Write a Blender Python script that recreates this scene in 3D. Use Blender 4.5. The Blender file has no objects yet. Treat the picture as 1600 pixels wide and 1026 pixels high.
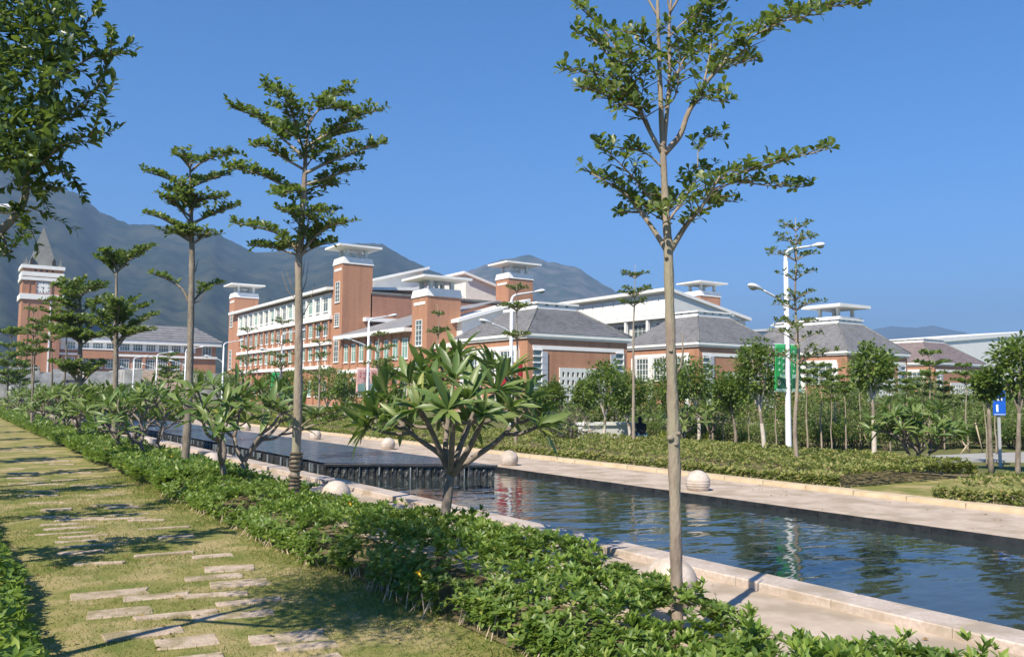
import bpy, math, random
import numpy as np
from mathutils import Vector, Matrix, noise

random.seed(7)
rng = np.random.default_rng(7)
SC = bpy.context.scene
COL = SC.collection
R = math.radians

# ------------------------------------------------------------------ camera, sky, sun, exposure
CAM_H = 1.7
F_PX, CX, CY = 1350.0, 800.0, 513.0
YAW, PITCH, ROLL = math.atan(890 / F_PX), math.atan(104 / F_PX), R(0.5)
ROT = Matrix.Rotation(-YAW, 3, 'Z') @ Matrix.Rotation(math.pi / 2 + PITCH, 3, 'X') @ Matrix.Rotation(ROLL, 3, 'Z')
cam_data = bpy.data.cameras.new('camera')
cam_data.sensor_width = 36.0
cam_data.lens = F_PX / 1600 * 36.0
cam_data.clip_start = 0.05
cam_data.clip_end = 30000
cam = bpy.data.objects.new('camera', cam_data)
COL.objects.link(cam)
cam.matrix_world = Matrix.Translation((0, 0, CAM_H)) @ ROT.to_4x4()
SC.camera = cam

SUN_EL, SUN_HEAD = 46.0, 245.0        # heading clockwise from +Y (the street direction)
world = bpy.data.worlds.new('World')
SC.world = world
world.use_nodes = True
wn = world.node_tree
wn.nodes.clear()
sky = wn.nodes.new('ShaderNodeTexSky')
sky.sky_type = 'NISHITA'
sky.sun_disc = False
sky.sun_elevation = R(SUN_EL)
sky.sun_rotation = R(SUN_HEAD)
sky.altitude = 0
sky.air_density = 0.7
sky.dust_density = 0.0
sky.ozone_density = 6.0
bg = wn.nodes.new('ShaderNodeBackground')
bg.inputs['Strength'].default_value = 0.092
wo = wn.nodes.new('ShaderNodeOutputWorld')
hsv = wn.nodes.new('ShaderNodeHueSaturation')      # the camera's stronger blue, the same over the whole sky
hsv.inputs['Saturation'].default_value = 1.25
wn.links.new(sky.outputs[0], hsv.inputs['Color'])
wn.links.new(hsv.outputs[0], bg.inputs[0])
wn.links.new(bg.outputs[0], wo.inputs[0])
sun_data = bpy.data.lights.new('sun', 'SUN')
sun_data.energy = 4.0
sun_data.angle = R(0.5)
sun_data.color = (1.0, 0.91, 0.76)
sun = bpy.data.objects.new('sun', sun_data)
COL.objects.link(sun)
sh = R(SUN_HEAD + 180)
sdir = Vector((math.cos(R(SUN_EL)) * math.sin(sh), math.cos(R(SUN_EL)) * math.cos(sh), -math.sin(R(SUN_EL))))
sun.rotation_euler = sdir.to_track_quat('-Z', 'Y').to_euler()
sun.location = (-20, 0, 40)
SC.view_settings.view_transform = 'Standard'
SC.view_settings.look = 'None'
SC.view_settings.exposure = 1.22
SC.view_settings.gamma = 1.0
SC.view_settings.use_curve_mapping = False
SC.render.engine = 'CYCLES'
SC.cycles.max_bounces = 6
SC.cycles.diffuse_bounces = 3
SC.cycles.glossy_bounces = 3
SC.cycles.transmission_bounces = 3
SC.cycles.transparent_max_bounces = 6
SC.cycles.volume_bounces = 0
SC.cycles.use_denoising = True
try:
    SC.cycles.denoiser = 'OPENIMAGEDENOISE'
    SC.cycles.denoising_input_passes = 'RGB_ALBEDO_NORMAL'
    SC.cycles.denoising_prefilter = 'ACCURATE'
except Exception:
    pass

CAMP = Vector((0, 0, CAM_H))
FWD = Vector((math.sin(YAW), math.cos(YAW), 0))
RGT = Vector((math.cos(YAW), -math.sin(YAW), 0))


def ray(px, py):
    return ROT @ Vector(((px - CX) / F_PX, (CY - py) / F_PX, -1))


def gp(px, py, z=0.0):
    """ground point that the photograph shows at a pixel (a plane at height z)"""
    d = ray(px, py)
    return CAMP + d * ((z - CAM_H) / d.z)


def col_pt(px, x=None, y=None, z=0.0):
    """point at pixel column px on the vertical plane X = x or Y = y"""
    d = ray(px, 617)
    t = x / d.x if x is not None else y / d.y
    p = CAMP + d * t
    p.z = z
    return p


def wp(px, py, base, off=0.0):
    """point on the upright plane through base that faces the viewer, off metres further back"""
    d = ray(px, py)
    t = ((Vector(base) - CAMP).dot(FWD) + off) / d.dot(FWD)
    return CAMP + d * t


# ------------------------------------------------------------------ materials
MATS = {}


def new_mat(name):
    m = bpy.data.materials.new(name)
    m.use_nodes = True
    nt = m.node_tree
    nt.nodes.clear()
    out = nt.nodes.new('ShaderNodeOutputMaterial')
    MATS[name] = m
    return m, nt, out


def N(nt, kind, **kw):
    n = nt.nodes.new(kind)
    for k, v in kw.items():
        if k in n.inputs:
            n.inputs[k].default_value = v
        else:
            setattr(n, k, v)
    return n


def rgba(c):
    return (c[0], c[1], c[2], 1.0)


def ramp(nt, stops):
    r = nt.nodes.new('ShaderNodeValToRGB')
    el = r.color_ramp.elements
    while len(el) < len(stops):
        el.new(0.5)
    for e, (p, c) in zip(el, stops):
        e.position = p
        e.color = rgba(c)
    return r


def solid(name, c1, c2=None, scale=3.0, rough=0.7, bump=0.0, bscale=None, spec=0.4, detail=5.0, contrast=(0.35, 0.65), stretch=None, metal=0.0, c3=None, scale3=0.6):
    """two-tone noise mottled surface with fine relief, in world coordinates"""
    m, nt, out = new_mat(name)
    L = nt.links.new
    p = N(nt, 'ShaderNodeBsdfPrincipled', Roughness=rough, Metallic=metal)
    p.inputs['Specular IOR Level'].default_value = spec
    geo = N(nt, 'ShaderNodeNewGeometry')
    vec = geo.outputs['Position']
    if stretch:
        mp = N(nt, 'ShaderNodeMapping')
        mp.inputs['Scale'].default_value = stretch
        L(vec, mp.inputs[0])
        vec = mp.outputs[0]
    if c2 is None:
        p.inputs['Base Color'].default_value = rgba(c1)
    else:
        nz = N(nt, 'ShaderNodeTexNoise', Scale=scale, Detail=detail, Roughness=0.6)
        L(vec, nz.inputs['Vector'])
        rp = ramp(nt, [(contrast[0], c1), (contrast[1], c2)])
        L(nz.outputs['Fac'], rp.inputs[0])
        colr = rp.outputs[0]
        if c3 is not None:
            n3 = N(nt, 'ShaderNodeTexNoise', Scale=scale3, Detail=3.0, Roughness=0.6)
            L(vec, n3.inputs['Vector'])
            r3 = ramp(nt, [(0.45, (0, 0, 0)), (0.62, (1, 1, 1))])
            L(n3.outputs['Fac'], r3.inputs[0])
            mx = N(nt, 'ShaderNodeMix', data_type='RGBA')
            L(r3.outputs[0], mx.inputs[0])
            L(colr, mx.inputs[6])
            mx.inputs[7].default_value = rgba(c3)
            colr = mx.outputs[2]
        L(colr, p.inputs['Base Color'])
    if bump:
        nb = N(nt, 'ShaderNodeTexNoise', Scale=bscale or scale * 6, Detail=4.0)
        L(vec, nb.inputs['Vector'])
        b = N(nt, 'ShaderNodeBump', Strength=min(1.0, bump), Distance=0.02)
        L(nb.outputs['Fac'], b.inputs['Height'])
        L(b.outputs[0], p.inputs['Normal'])
    L(p.outputs[0], out.inputs[0])
    return m


def leafmat(name, stops, rough=0.45, trans=0.25, per_object=False, spec=0.5, tcol=(0.26, 0.38, 0.05)):
    """leaf: glossy upper side, some light let through; each leaf its own shade"""
    m, nt, out = new_mat(name)
    L = nt.links.new
    if per_object:
        rnd = N(nt, 'ShaderNodeObjectInfo').outputs['Random']
    else:
        rnd = N(nt, 'ShaderNodeNewGeometry').outputs['Random Per Island']
    rp = ramp(nt, stops)
    L(rnd, rp.inputs[0])
    p = N(nt, 'ShaderNodeBsdfPrincipled', Roughness=rough)
    p.inputs['Specular IOR Level'].default_value = spec
    L(rp.outputs[0], p.inputs['Base Color'])
    t = N(nt, 'ShaderNodeBsdfTranslucent')
    t.inputs[0].default_value = rgba(tcol)
    mx = N(nt, 'ShaderNodeMixShader')
    mx.inputs[0].default_value = trans
    L(p.outputs[0], mx.inputs[1])
    L(t.outputs[0], mx.inputs[2])
    L(mx.outputs[0], out.inputs[0])
    return m


def brickmat(name, c1, c2, c3):
    """small red facing bricks with thin joints and tonal patches"""
    m, nt, out = new_mat(name)
    L = nt.links.new
    geo = N(nt, 'ShaderNodeNewGeometry')
    sep = N(nt, 'ShaderNodeSeparateXYZ')
    L(geo.outputs['Position'], sep.inputs[0])
    ad = N(nt, 'ShaderNodeMath', operation='ADD')
    L(sep.outputs[0], ad.inputs[0])
    L(sep.outputs[1], ad.inputs[1])
    cmb = N(nt, 'ShaderNodeCombineXYZ')
    L(ad.outputs[0], cmb.inputs[0])
    L(sep.outputs[2], cmb.inputs[1])
    bt = N(nt, 'ShaderNodeTexBrick', Scale=1.0)
    bt.inputs['Color1'].default_value = rgba(c1)
    bt.inputs['Color2'].default_value = rgba(c2)
    bt.inputs['Mortar'].default_value = rgba((0.40, 0.25, 0.18))
    bt.inputs['Mortar Size'].default_value = 0.012
    bt.inputs['Brick Width'].default_value = 0.30
    bt.inputs['Row Height'].default_value = 0.12
    L(cmb.outputs[0], bt.inputs['Vector'])
    nz = N(nt, 'ShaderNodeTexNoise', Scale=0.35, Detail=6.0, Roughness=0.65)
    L(geo.outputs['Position'], nz.inputs['Vector'])
    r = ramp(nt, [(0.35, (0, 0, 0)), (0.75, (0.7, 0.7, 0.7))])
    L(nz.outputs['Fac'], r.inputs[0])
    mx = N(nt, 'ShaderNodeMix', data_type='RGBA')
    L(r.outputs[0], mx.inputs[0])
    L(bt.outputs[0], mx.inputs[6])
    mx.inputs[7].default_value = rgba(c3)
    # rain streaks: tall soft stains running down the wall
    sm = N(nt, 'ShaderNodeMapping')
    sm.inputs['Scale'].default_value = (0.9, 0.9, 0.07)
    L(geo.outputs['Position'], sm.inputs[0])
    sn = N(nt, 'ShaderNodeTexNoise', Scale=1.3, Detail=5.0, Roughness=0.7)
    L(sm.outputs[0], sn.inputs['Vector'])
    sr = ramp(nt, [(0.48, (0, 0, 0)), (0.72, (0.55, 0.55, 0.55))])
    L(sn.outputs['Fac'], sr.inputs[0])
    m2 = N(nt, 'ShaderNodeMix', data_type='RGBA')
    L(sr.outputs[0], m2.inputs[0])
    L(mx.outputs[2], m2.inputs[6])
    m2.inputs[7].default_value = rgba((c1[0] * 0.6, c1[1] * 0.62, c1[2] * 0.7))
    mx = m2
    p = N(nt, 'ShaderNodeBsdfPrincipled', Roughness=0.8)
    p.inputs['Specular IOR Level'].default_value = 0.25
    L(mx.outputs[2], p.inputs['Base Color'])
    L(p.outputs[0], out.inputs[0])
    return m


def roofmat(name, c1, c2):
    m, nt, out = new_mat(name)
    L = nt.links.new
    geo = N(nt, 'ShaderNodeNewGeometry')
    mp = N(nt, 'ShaderNodeMapping')
    mp.inputs['Scale'].default_value = (3.0, 3.0, 4.0)
    L(geo.outputs['Position'], mp.inputs[0])
    vo = N(nt, 'ShaderNodeTexVoronoi', Scale=1.0)
    L(mp.outputs[0], vo.inputs['Vector'])
    nz = N(nt, 'ShaderNodeTexNoise', Scale=0.5, Detail=5.0)
    L(geo.outputs['Position'], nz.inputs['Vector'])
    mixf = N(nt, 'ShaderNodeMath', operation='MULTIPLY_ADD')
    L(vo.outputs['Color'], mixf.inputs[0])
    mixf.inputs[1].default_value = 0.6
    L(nz.outputs['Fac'], mixf.inputs[2])
    rp = ramp(nt, [(0.35, c1), (1.0, c2)])
    L(mixf.outputs[0], rp.inputs[0])
    p = N(nt, 'ShaderNodeBsdfPrincipled', Roughness=0.6)
    p.inputs['Specular IOR Level'].default_value = 0.35
    L(rp.outputs[0], p.inputs['Base Color'])
    L(p.outputs[0], out.inputs[0])
    return m


def watermat(name, base, rough, s1, s2, strength, dist=0.03):
    m, nt, out = new_mat(name)
    L = nt.links.new
    p = N(nt, 'ShaderNodeBsdfPrincipled', Roughness=rough, IOR=1.33)
    p.inputs['Base Color'].default_value = rgba(base)
    p.inputs['Specular IOR Level'].default_value = 0.5
    geo = N(nt, 'ShaderNodeNewGeometry')
    nz = N(nt, 'ShaderNodeTexNoise', Scale=s1, Detail=2.0, Roughness=0.45)
    mp = N(nt, 'ShaderNodeMapping')
    mp.inputs['Rotation'].default_value = (0, 0, YAW)
    mp.inputs['Scale'].default_value = (0.45, 1.0, 1.0)
    L(geo.outputs['Position'], mp.inputs[0])
    L(mp.outputs[0], nz.inputs['Vector'])
    n2 = N(nt, 'ShaderNodeTexNoise', Scale=s2, Detail=1.0)
    L(mp.outputs[0], n2.inputs['Vector'])
    ad = N(nt, 'ShaderNodeMath', operation='MULTIPLY_ADD')
    L(n2.outputs['Fac'], ad.inputs[0])
    ad.inputs[1].default_value = 0.35
    L(nz.outputs['Fac'], ad.inputs[2])
    b = N(nt, 'ShaderNodeBump', Strength=strength, Distance=dist)
    L(ad.outputs[0], b.inputs['Height'])
    L(b.outputs[0], p.inputs['Normal'])
    L(p.outputs[0], out.inputs[0])
    return m


M_LAWN = solid('lawn_grass', (0.25, 0.225, 0.08), (0.135, 0.165, 0.042), scale=2.2, rough=0.95, bump=0.6, bscale=60, spec=0.1, detail=8.0, c3=(0.37, 0.295, 0.15), scale3=1.3)
M_GROUND = solid('ground_grass', (0.10, 0.12, 0.04), (0.16, 0.155, 0.06), scale=0.4, rough=0.95, spec=0.1, bump=0.5, bscale=30)
M_SOIL = solid('soil', (0.16, 0.125, 0.08), (0.20, 0.17, 0.09), scale=5, rough=1.0, spec=0.05, bump=0.7, bscale=40)
M_SLAB = solid('sandstone_slab', (0.40, 0.31, 0.235), (0.52, 0.42, 0.33), scale=7, rough=0.9, spec=0.15, bump=0.6, bscale=45, detail=8.0, c3=(0.27, 0.225, 0.13), scale3=4.0)
M_PAVE = solid('beige_paving', (0.42, 0.335, 0.265), (0.55, 0.455, 0.365), scale=2.6, rough=0.8, spec=0.25, bump=0.2, bscale=90, detail=9.0, c3=(0.36, 0.29, 0.215), scale3=1.6)
M_COPING = solid('pink_granite', (0.44, 0.36, 0.30), (0.58, 0.49, 0.42), scale=30, rough=0.6, spec=0.35, bump=0.15, bscale=120, c3=(0.37, 0.30, 0.225), scale3=2.2)
M_KERB = solid('yellow_kerb_stone', (0.50, 0.39, 0.25), (0.60, 0.48, 0.33), scale=5, rough=0.8, spec=0.2, bump=0.2)
M_BALL = solid('ball_granite', (0.48, 0.40, 0.34), (0.62, 0.54, 0.47), scale=45, rough=0.6, spec=0.3, bump=0.1, bscale=150, c3=(0.42, 0.35, 0.28), scale3=4.0)
M_GRAN = solid('black_granite', (0.016, 0.018, 0.02), (0.04, 0.042, 0.045), scale=8, rough=0.22, spec=0.5)
M_TERR = solid('weathered_terrace_render', (0.36, 0.355, 0.34), (0.50, 0.49, 0.47), scale=0.9, rough=0.9, spec=0.15, detail=8.0, c3=(0.26, 0.255, 0.24), scale3=0.5)
M_GRANR = solid('rough_black_granite', (0.015, 0.017, 0.018), (0.07, 0.07, 0.068), scale=9, rough=0.3, spec=0.6, bump=0.9, bscale=25)
M_ROAD = solid('grey_concrete_road', (0.30, 0.29, 0.27), (0.38, 0.37, 0.35), scale=1.0, rough=0.9, spec=0.2)
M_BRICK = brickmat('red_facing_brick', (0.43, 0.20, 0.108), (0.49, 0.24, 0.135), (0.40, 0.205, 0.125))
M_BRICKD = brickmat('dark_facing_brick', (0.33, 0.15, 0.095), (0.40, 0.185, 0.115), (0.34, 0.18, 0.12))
M_WHITE = solid('white_painted_render', (0.74, 0.73, 0.70), (0.80, 0.79, 0.77), scale=1.2, rough=0.75, spec=0.2)
M_PANEL = solid('pale_grey_render', (0.60, 0.60, 0.57), (0.68, 0.68, 0.65), scale=0.8, rough=0.85, spec=0.2)
M_ROOF = roofmat('grey_roof_tile', (0.17, 0.166, 0.17), (0.29, 0.285, 0.29))
M_ROOF_SHADE = roofmat('roof_tile_shadow_row', (0.10, 0.098, 0.102), (0.17, 0.167, 0.172))  # same grey tile, darkened to paint the shadow lines between courses
M_ROOFP_SHADE = roofmat('mauve_tile_shadow_row', (0.13, 0.10, 0.098), (0.22, 0.17, 0.165))  # mauve tile with course shadow put into its colour
M_ROOFP = roofmat('mauve_roof_tile', (0.19, 0.145, 0.14), (0.32, 0.25, 0.24))
M_SLATE = roofmat('slate_spire', (0.13, 0.135, 0.125), (0.2, 0.2, 0.185))
M_QUOIN = solid('blue_grey_stone', (0.36, 0.38, 0.43), (0.45, 0.47, 0.52), scale=2, rough=0.8, spec=0.2)
M_GLASS = solid('window_glass', (0.055, 0.085, 0.09), (0.13, 0.17, 0.16), scale=0.7, rough=0.08, spec=0.7)
M_CURT = solid('green_curtain_glass', (0.16, 0.30, 0.25), (0.26, 0.40, 0.34), scale=1.2, rough=0.2, spec=0.6)
M_FRAME = solid('window_frame_white', (0.78, 0.78, 0.76), rough=0.5)
M_DARK = solid('dark_opening', (0.03, 0.03, 0.03), rough=0.8)
M_LAMP = solid('white_lamp_paint', (0.80, 0.81, 0.83), rough=0.35, spec=0.5)
M_LENS = solid('lamp_lens', (0.30, 0.31, 0.30), rough=0.15, spec=0.7)
M_BARK = solid('pale_bark', (0.22, 0.17, 0.135), (0.40, 0.32, 0.26), scale=9, rough=0.9, spec=0.15, bump=0.6, bscale=45, stretch=(1, 1, 0.3), c3=(0.30, 0.265, 0.19), scale3=5)
M_BARKG = solid('grey_bark', (0.17, 0.14, 0.11), (0.28, 0.24, 0.19), scale=12, rough=0.9, spec=0.15, bump=0.6, bscale=40, stretch=(1, 1, 0.4))
M_BARKF = solid('frangipani_bark', (0.16, 0.13, 0.11), (0.26, 0.215, 0.18), scale=18, rough=0.85, spec=0.2, bump=0.4, bscale=60)
M_WASH = solid('limewashed_bark', (0.62, 0.56, 0.50), (0.50, 0.43, 0.36), scale=8, rough=0.95, spec=0.1, bump=0.5, bscale=30)
M_STAKE = solid('wooden_stake', (0.42, 0.33, 0.23), (0.52, 0.42, 0.30), scale=10, rough=0.9, spec=0.1)
M_TWIG = solid('twig_bark', (0.15, 0.115, 0.08), (0.22, 0.17, 0.12), scale=15, rough=0.9, spec=0.1)
M_ROPE = solid('straw_rope', (0.10, 0.08, 0.055), (0.17, 0.135, 0.10), scale=30, rough=1.0, spec=0.05, bump=0.8, bscale=90)
M_TERM = leafmat('terminalia_leaf', [(0.0, (0.061, 0.097, 0.024)), (0.5, (0.101, 0.149, 0.035)), (0.88, (0.155, 0.196, 0.054)), (1.0, (0.243, 0.243, 0.081))], rough=0.42, trans=0.35)
M_TERMF = leafmat('far_terminalia_leaf', [(0.0, (0.068, 0.101, 0.032)), (0.6, (0.121, 0.162, 0.051)), (1.0, (0.203, 0.216, 0.088))], rough=0.5, trans=0.35)
M_FICUS = leafmat('ficus_leaf', [(0.0, (0.025, 0.049, 0.012)), (0.6, (0.049, 0.088, 0.019)), (0.93, (0.091, 0.141, 0.025)), (1.0, (0.182, 0.207, 0.042))], rough=0.35, trans=0.25)
M_ROUND = leafmat('round_tree_leaf', [(0.0, (0.067, 0.108, 0.025)), (0.5, (0.121, 0.188, 0.040)), (1.0, (0.215, 0.282, 0.060))], rough=0.5, trans=0.38)
M_THICK = leafmat('thicket_leaf', [(0.0, (0.101, 0.134, 0.047)), (0.5, (0.161, 0.202, 0.067)), (1.0, (0.255, 0.282, 0.114))], rough=0.6, trans=0.38)
M_FRANG = leafmat('frangipani_leaf', [(0.0, (0.084, 0.140, 0.036)), (0.5, (0.129, 0.202, 0.054)), (0.9, (0.185, 0.252, 0.073)), (1.0, (0.314, 0.325, 0.078))], rough=0.40, trans=0.28, per_object=True, tcol=(0.20, 0.33, 0.05))
M_FRANGF = leafmat('far_frangipani_leaf', [(0.0, (0.090, 0.140, 0.038)), (0.5, (0.146, 0.202, 0.056)), (1.0, (0.213, 0.258, 0.078))], rough=0.42, trans=0.25, tcol=(0.20, 0.33, 0.05))
M_HEDGE = leafmat('hedge_leaf', [(0.0, (0.069, 0.126, 0.025)), (0.45, (0.140, 0.227, 0.043)), (0.85, (0.202, 0.291, 0.057)), (1.0, (0.353, 0.392, 0.089))], rough=0.42, trans=0.4)
M_HEDGEL = leafmat('light_hedge_leaf', [(0.0, (0.100, 0.175, 0.031)), (0.5, (0.175, 0.288, 0.044)), (1.0, (0.312, 0.400, 0.075))], rough=0.42, trans=0.4)
M_BED = leafmat('bed_leaf', [(0.0, (0.166, 0.179, 0.055)), (0.5, (0.235, 0.262, 0.069)), (0.8, (0.331, 0.331, 0.097)), (1.0, (0.469, 0.331, 0.166))], rough=0.6, trans=0.38)
M_LIGHT = leafmat('light_thicket_leaf', [(0.0, (0.12, 0.16, 0.045)), (0.5, (0.17, 0.215, 0.06)), (1.0, (0.25, 0.27, 0.10))], rough=0.6, trans=0.38)
M_YELB = leafmat('golden_shrub_leaf', [(0.0, (0.14, 0.18, 0.03)), (1.0, (0.34, 0.36, 0.05))], rough=0.5, trans=0.25)
M_DRY = leafmat('dry_leaf', [(0.0, (0.16, 0.09, 0.04)), (0.6, (0.28, 0.18, 0.08)), (1.0, (0.42, 0.34, 0.12))], rough=0.8, trans=0.1, spec=0.1)
M_BLADE = leafmat('grass_blade', [(0.0, (0.13, 0.19, 0.04)), (0.5, (0.22, 0.235, 0.065)), (1.0, (0.40, 0.33, 0.16))], rough=0.9, trans=0.4, spec=0.15)
M_PETAL = solid('yellow_petal', (0.75, 0.42, 0.02), (0.8, 0.55, 0.05), scale=20, rough=0.6)
M_PINK = solid('pink_petal', (0.62, 0.15, 0.10), (0.7, 0.25, 0.16), scale=20, rough=0.6)
M_HILL = solid('forested_hill', (0.012, 0.021, 0.012), (0.036, 0.046, 0.026), scale=0.045, rough=1.0, spec=0.0, detail=10.0, c3=(0.055, 0.058, 0.034), scale3=0.012)
M_HILLR = solid('rocky_hill', (0.025, 0.038, 0.018), (0.055, 0.062, 0.032), scale=0.04, rough=1.0, spec=0.0, detail=10.0, c3=(0.12, 0.105, 0.08), scale3=0.014)
M_WATER = watermat('pool_water', (0.032, 0.040, 0.036), 0.04, 2.6, 7.0, 0.32, 0.05)
M_WATER2 = watermat('upper_pool_water', (0.03, 0.06, 0.10), 0.15, 4.0, 11.0, 1.0, 0.12)
M_FALL = solid('falling_water', (0.34, 0.38, 0.40), (0.12, 0.14, 0.15), scale=6, rough=0.15, spec=0.8, stretch=(6, 6, 0.6))
M_BLUE = solid('blue_sign_paint', (0.01, 0.10, 0.52), rough=0.4)
M_GREEN = solid('green_banner_cloth', (0.02, 0.30, 0.075), (0.05, 0.38, 0.13), scale=1.5, rough=0.8)
M_GREEND = solid('dark_green_print', (0.015, 0.09, 0.05), (0.03, 0.14, 0.08), scale=6, rough=0.8)
M_GREENP = solid('pale_green_print', (0.35, 0.58, 0.45), rough=0.8)
M_REDB = solid('red_banner_cloth', (0.60, 0.03, 0.045), rough=0.8)
M_PINKB = solid('pink_banner_cloth', (0.66, 0.38, 0.34), (0.72, 0.46, 0.42), scale=2, rough=0.8)
M_MARK = solid('white_print', (0.74, 0.80, 0.76), rough=0.8)
M_STEEL = solid('galvanised_post', (0.45, 0.45, 0.45), rough=0.45, metal=0.3)
M_SHIRT = solid('dark_top_cloth', (0.012, 0.012, 0.018), (0.03, 0.03, 0.04), scale=20, rough=0.95)
M_JEANS = solid('teal_trouser_cloth', (0.05, 0.12, 0.16), (0.08, 0.16, 0.2), scale=20, rough=0.95)
M_SKIN = solid('skin', (0.40, 0.24, 0.17), rough=0.6)
M_HAIR = solid('black_hair', (0.01, 0.009, 0.008), rough=0.5)

# ------------------------------------------------------------------ mesh helpers
class MB:
    def __init__(self):
        self.v, self.f, self.s, self.mi = [], [], [], []
        self.cur = 0
        self.smooth = False

    def add(self, verts, faces, smooth=None):
        o = len(self.v)
        self.v.extend([tuple(p) for p in verts])
        for f in faces:
            self.f.append(tuple(i + o for i in f))
            self.s.append(self.smooth if smooth is None else smooth)
            self.mi.append(self.cur)
        return self

    def box(self, x0, x1, y0, y1, z0, z1, taper=0.0):
        t = taper
        v = [(x0, y0, z0), (x1, y0, z0), (x1, y1, z0), (x0, y1, z0),
             (x0 + t, y0 + t, z1), (x1 - t, y0 + t, z1), (x1 - t, y1 - t, z1), (x0 + t, y1 - t, z1)]
        return self.add(v, [(0, 3, 2, 1), (4, 5, 6, 7), (0, 1, 5, 4), (1, 2, 6, 5), (2, 3, 7, 6), (3, 0, 4, 7)], False)

    def prism(self, poly, z0, z1):
        n = len(poly)
        v = [(p[0], p[1], z0) for p in poly] + [(p[0], p[1], z1) for p in poly]
        f = [tuple(range(n - 1, -1, -1)), tuple(range(n, 2 * n))]
        f += [(i, (i + 1) % n, n + (i + 1) % n, n + i) for i in range(n)]
        return self.add(v, f, False)

    def quad(self, a, b, c, d):
        return self.add([a, b, c, d], [(0, 1, 2, 3)], False)

    def slab(self, a, b, c, d, thick):
        """a sloping plate: corners a b c d (counter-clockwise seen from above), thickness downwards"""
        lo = [(p[0], p[1], p[2] - thick) for p in (a, b, c, d)]
        return self.add([a, b, c, d] + lo, [(0, 1, 2, 3), (7, 6, 5, 4), (0, 4, 5, 1), (1, 5, 6, 2), (2, 6, 7, 3), (3, 7, 4, 0)], False)

    def tube(self, pts, radii, n=6, cap=True):
        pts = [Vector(p) for p in pts]
        k = len(pts)
        if isinstance(radii, (int, float)):
            radii = [radii] * k
        ref = None
        rings = []
        for i, p in enumerate(pts):
            d = (pts[min(i + 1, k - 1)] - pts[max(i - 1, 0)])
            if d.length < 1e-9:
                d = Vector((0, 0, 1))
            d.normalize()
            if ref is None:
                ref = Vector((1, 0, 0)) if abs(d.x) < 0.8 else Vector((0, 1, 0))
            u = (ref - d * ref.dot(d))
            if u.length < 1e-6:
                u = d.orthogonal()
            u.normalize()
            ref = u
            w = d.cross(u)
            rings.append([p + (u * math.cos(a) + w * math.sin(a)) * radii[i] for a in [2 * math.pi * j / n for j in range(n)]])
        v = [q for r in rings for q in r]
        f = []
        for i in range(k - 1):
            for j in range(n):
                a, b = i * n + j, i * n + (j + 1) % n
                f.append((a, b, b + n, a + n))
        if cap:
            f.append(tuple(range(n - 1, -1, -1)))
            f.append(tuple((k - 1) * n + j for j in range(n)))
        return self.add(v, f, True)

    def lathe(self, prof, n=16, c=(0, 0, 0), smooth=True):
        v = []
        for r, z in prof:
            for j in range(n):
                a = 2 * math.pi * j / n
                v.append((c[0] + r * math.cos(a), c[1] + r * math.sin(a), c[2] + z))
        f = []
        for i in range(len(prof) - 1):
            for j in range(n):
                a, b = i * n + j, i * n + (j + 1) % n
                f.append((a, b, b + n, a + n))
        f.append(tuple(range(n - 1, -1, -1)))
        f.append(tuple((len(prof) - 1) * n + j for j in range(n)))
        return self.add(v, f, smooth)

    def mesh(self, name, mats):
        me = bpy.data.meshes.new(name)
        me.from_pydata(self.v, [], self.f)
        for m in (mats if isinstance(mats, (list, tuple)) else [mats]):
            me.materials.append(m)
        me.polygons.foreach_set('use_smooth', self.s)
        me.polygons.foreach_set('material_index', self.mi)
        me.update()
        return me

    def build(self, name, mats, parent=None, loc=None, **props):
        return link(name, self.mesh(name, mats), parent, loc, **props)


def link(name, me, parent=None, loc=None, **props):
    o = bpy.data.objects.new(name, me)
    COL.objects.link(o)
    if parent is not None:
        o.parent = parent
    if loc is not None:
        o.location = loc
    for k, v in props.items():
        if v is not None:
            o[k] = v
    return o


def thing(name, label, cat, loc=(0, 0, 0), group=None, rz=0.0):
    o = link(name, None, None, loc, label=label, category=cat, group=group)
    o.rotation_euler = (0, 0, rz)
    o.empty_display_size = 0.3
    return o


def kids(o):
    return [c for c in o.children]


def dup(root, loc, rz=0.0, scale=1.0, label=None, group=None):
    """copy of a thing with its parts and sub-parts (mesh data shared)"""
    c = root.copy()
    COL.objects.link(c)
    c.location = loc
    c.rotation_euler = (0, 0, rz)
    c.scale = (scale, scale, scale) if isinstance(scale, (int, float)) else scale
    if label:
        c['label'] = label
    if group:
        c['group'] = group
    for p in root.children:
        q = p.copy()
        COL.objects.link(q)
        q.parent = c
        for s in p.children:
            t = s.copy()
            COL.objects.link(t)
            t.parent = q
    return c


def np_mesh(name, verts, tris, mat, smooth=False):
    me = bpy.data.meshes.new(name)
    verts = np.ascontiguousarray(verts, dtype=np.float32)
    tris = np.ascontiguousarray(tris, dtype=np.int32)
    me.vertices.add(len(verts))
    me.vertices.foreach_set('co', verts.ravel())
    me.loops.add(tris.size)
    me.loops.foreach_set('vertex_index', tris.ravel())
    me.polygons.add(len(tris))
    me.polygons.foreach_set('loop_start', np.arange(0, tris.size, 3, dtype=np.int32))
    if smooth:
        me.polygons.foreach_set('use_smooth', np.ones(len(tris), dtype=bool))
    me.materials.append(mat)
    me.update(calc_edges=True)
    return me


# leaf shapes: y runs from the stalk to the tip, z is the upper side
def leaf4(w, peak=0.5, droop=0.08, fold=0.06):
    v = np.array([(0, 0, 0), (w / 2, peak, fold), (0, peak + 0.05, 0), (-w / 2, peak, fold), (0, 1, -droop)], dtype=float)
    return v, np.array([(0, 1, 2), (0, 2, 3), (1, 4, 2), (2, 4, 3)])


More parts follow.
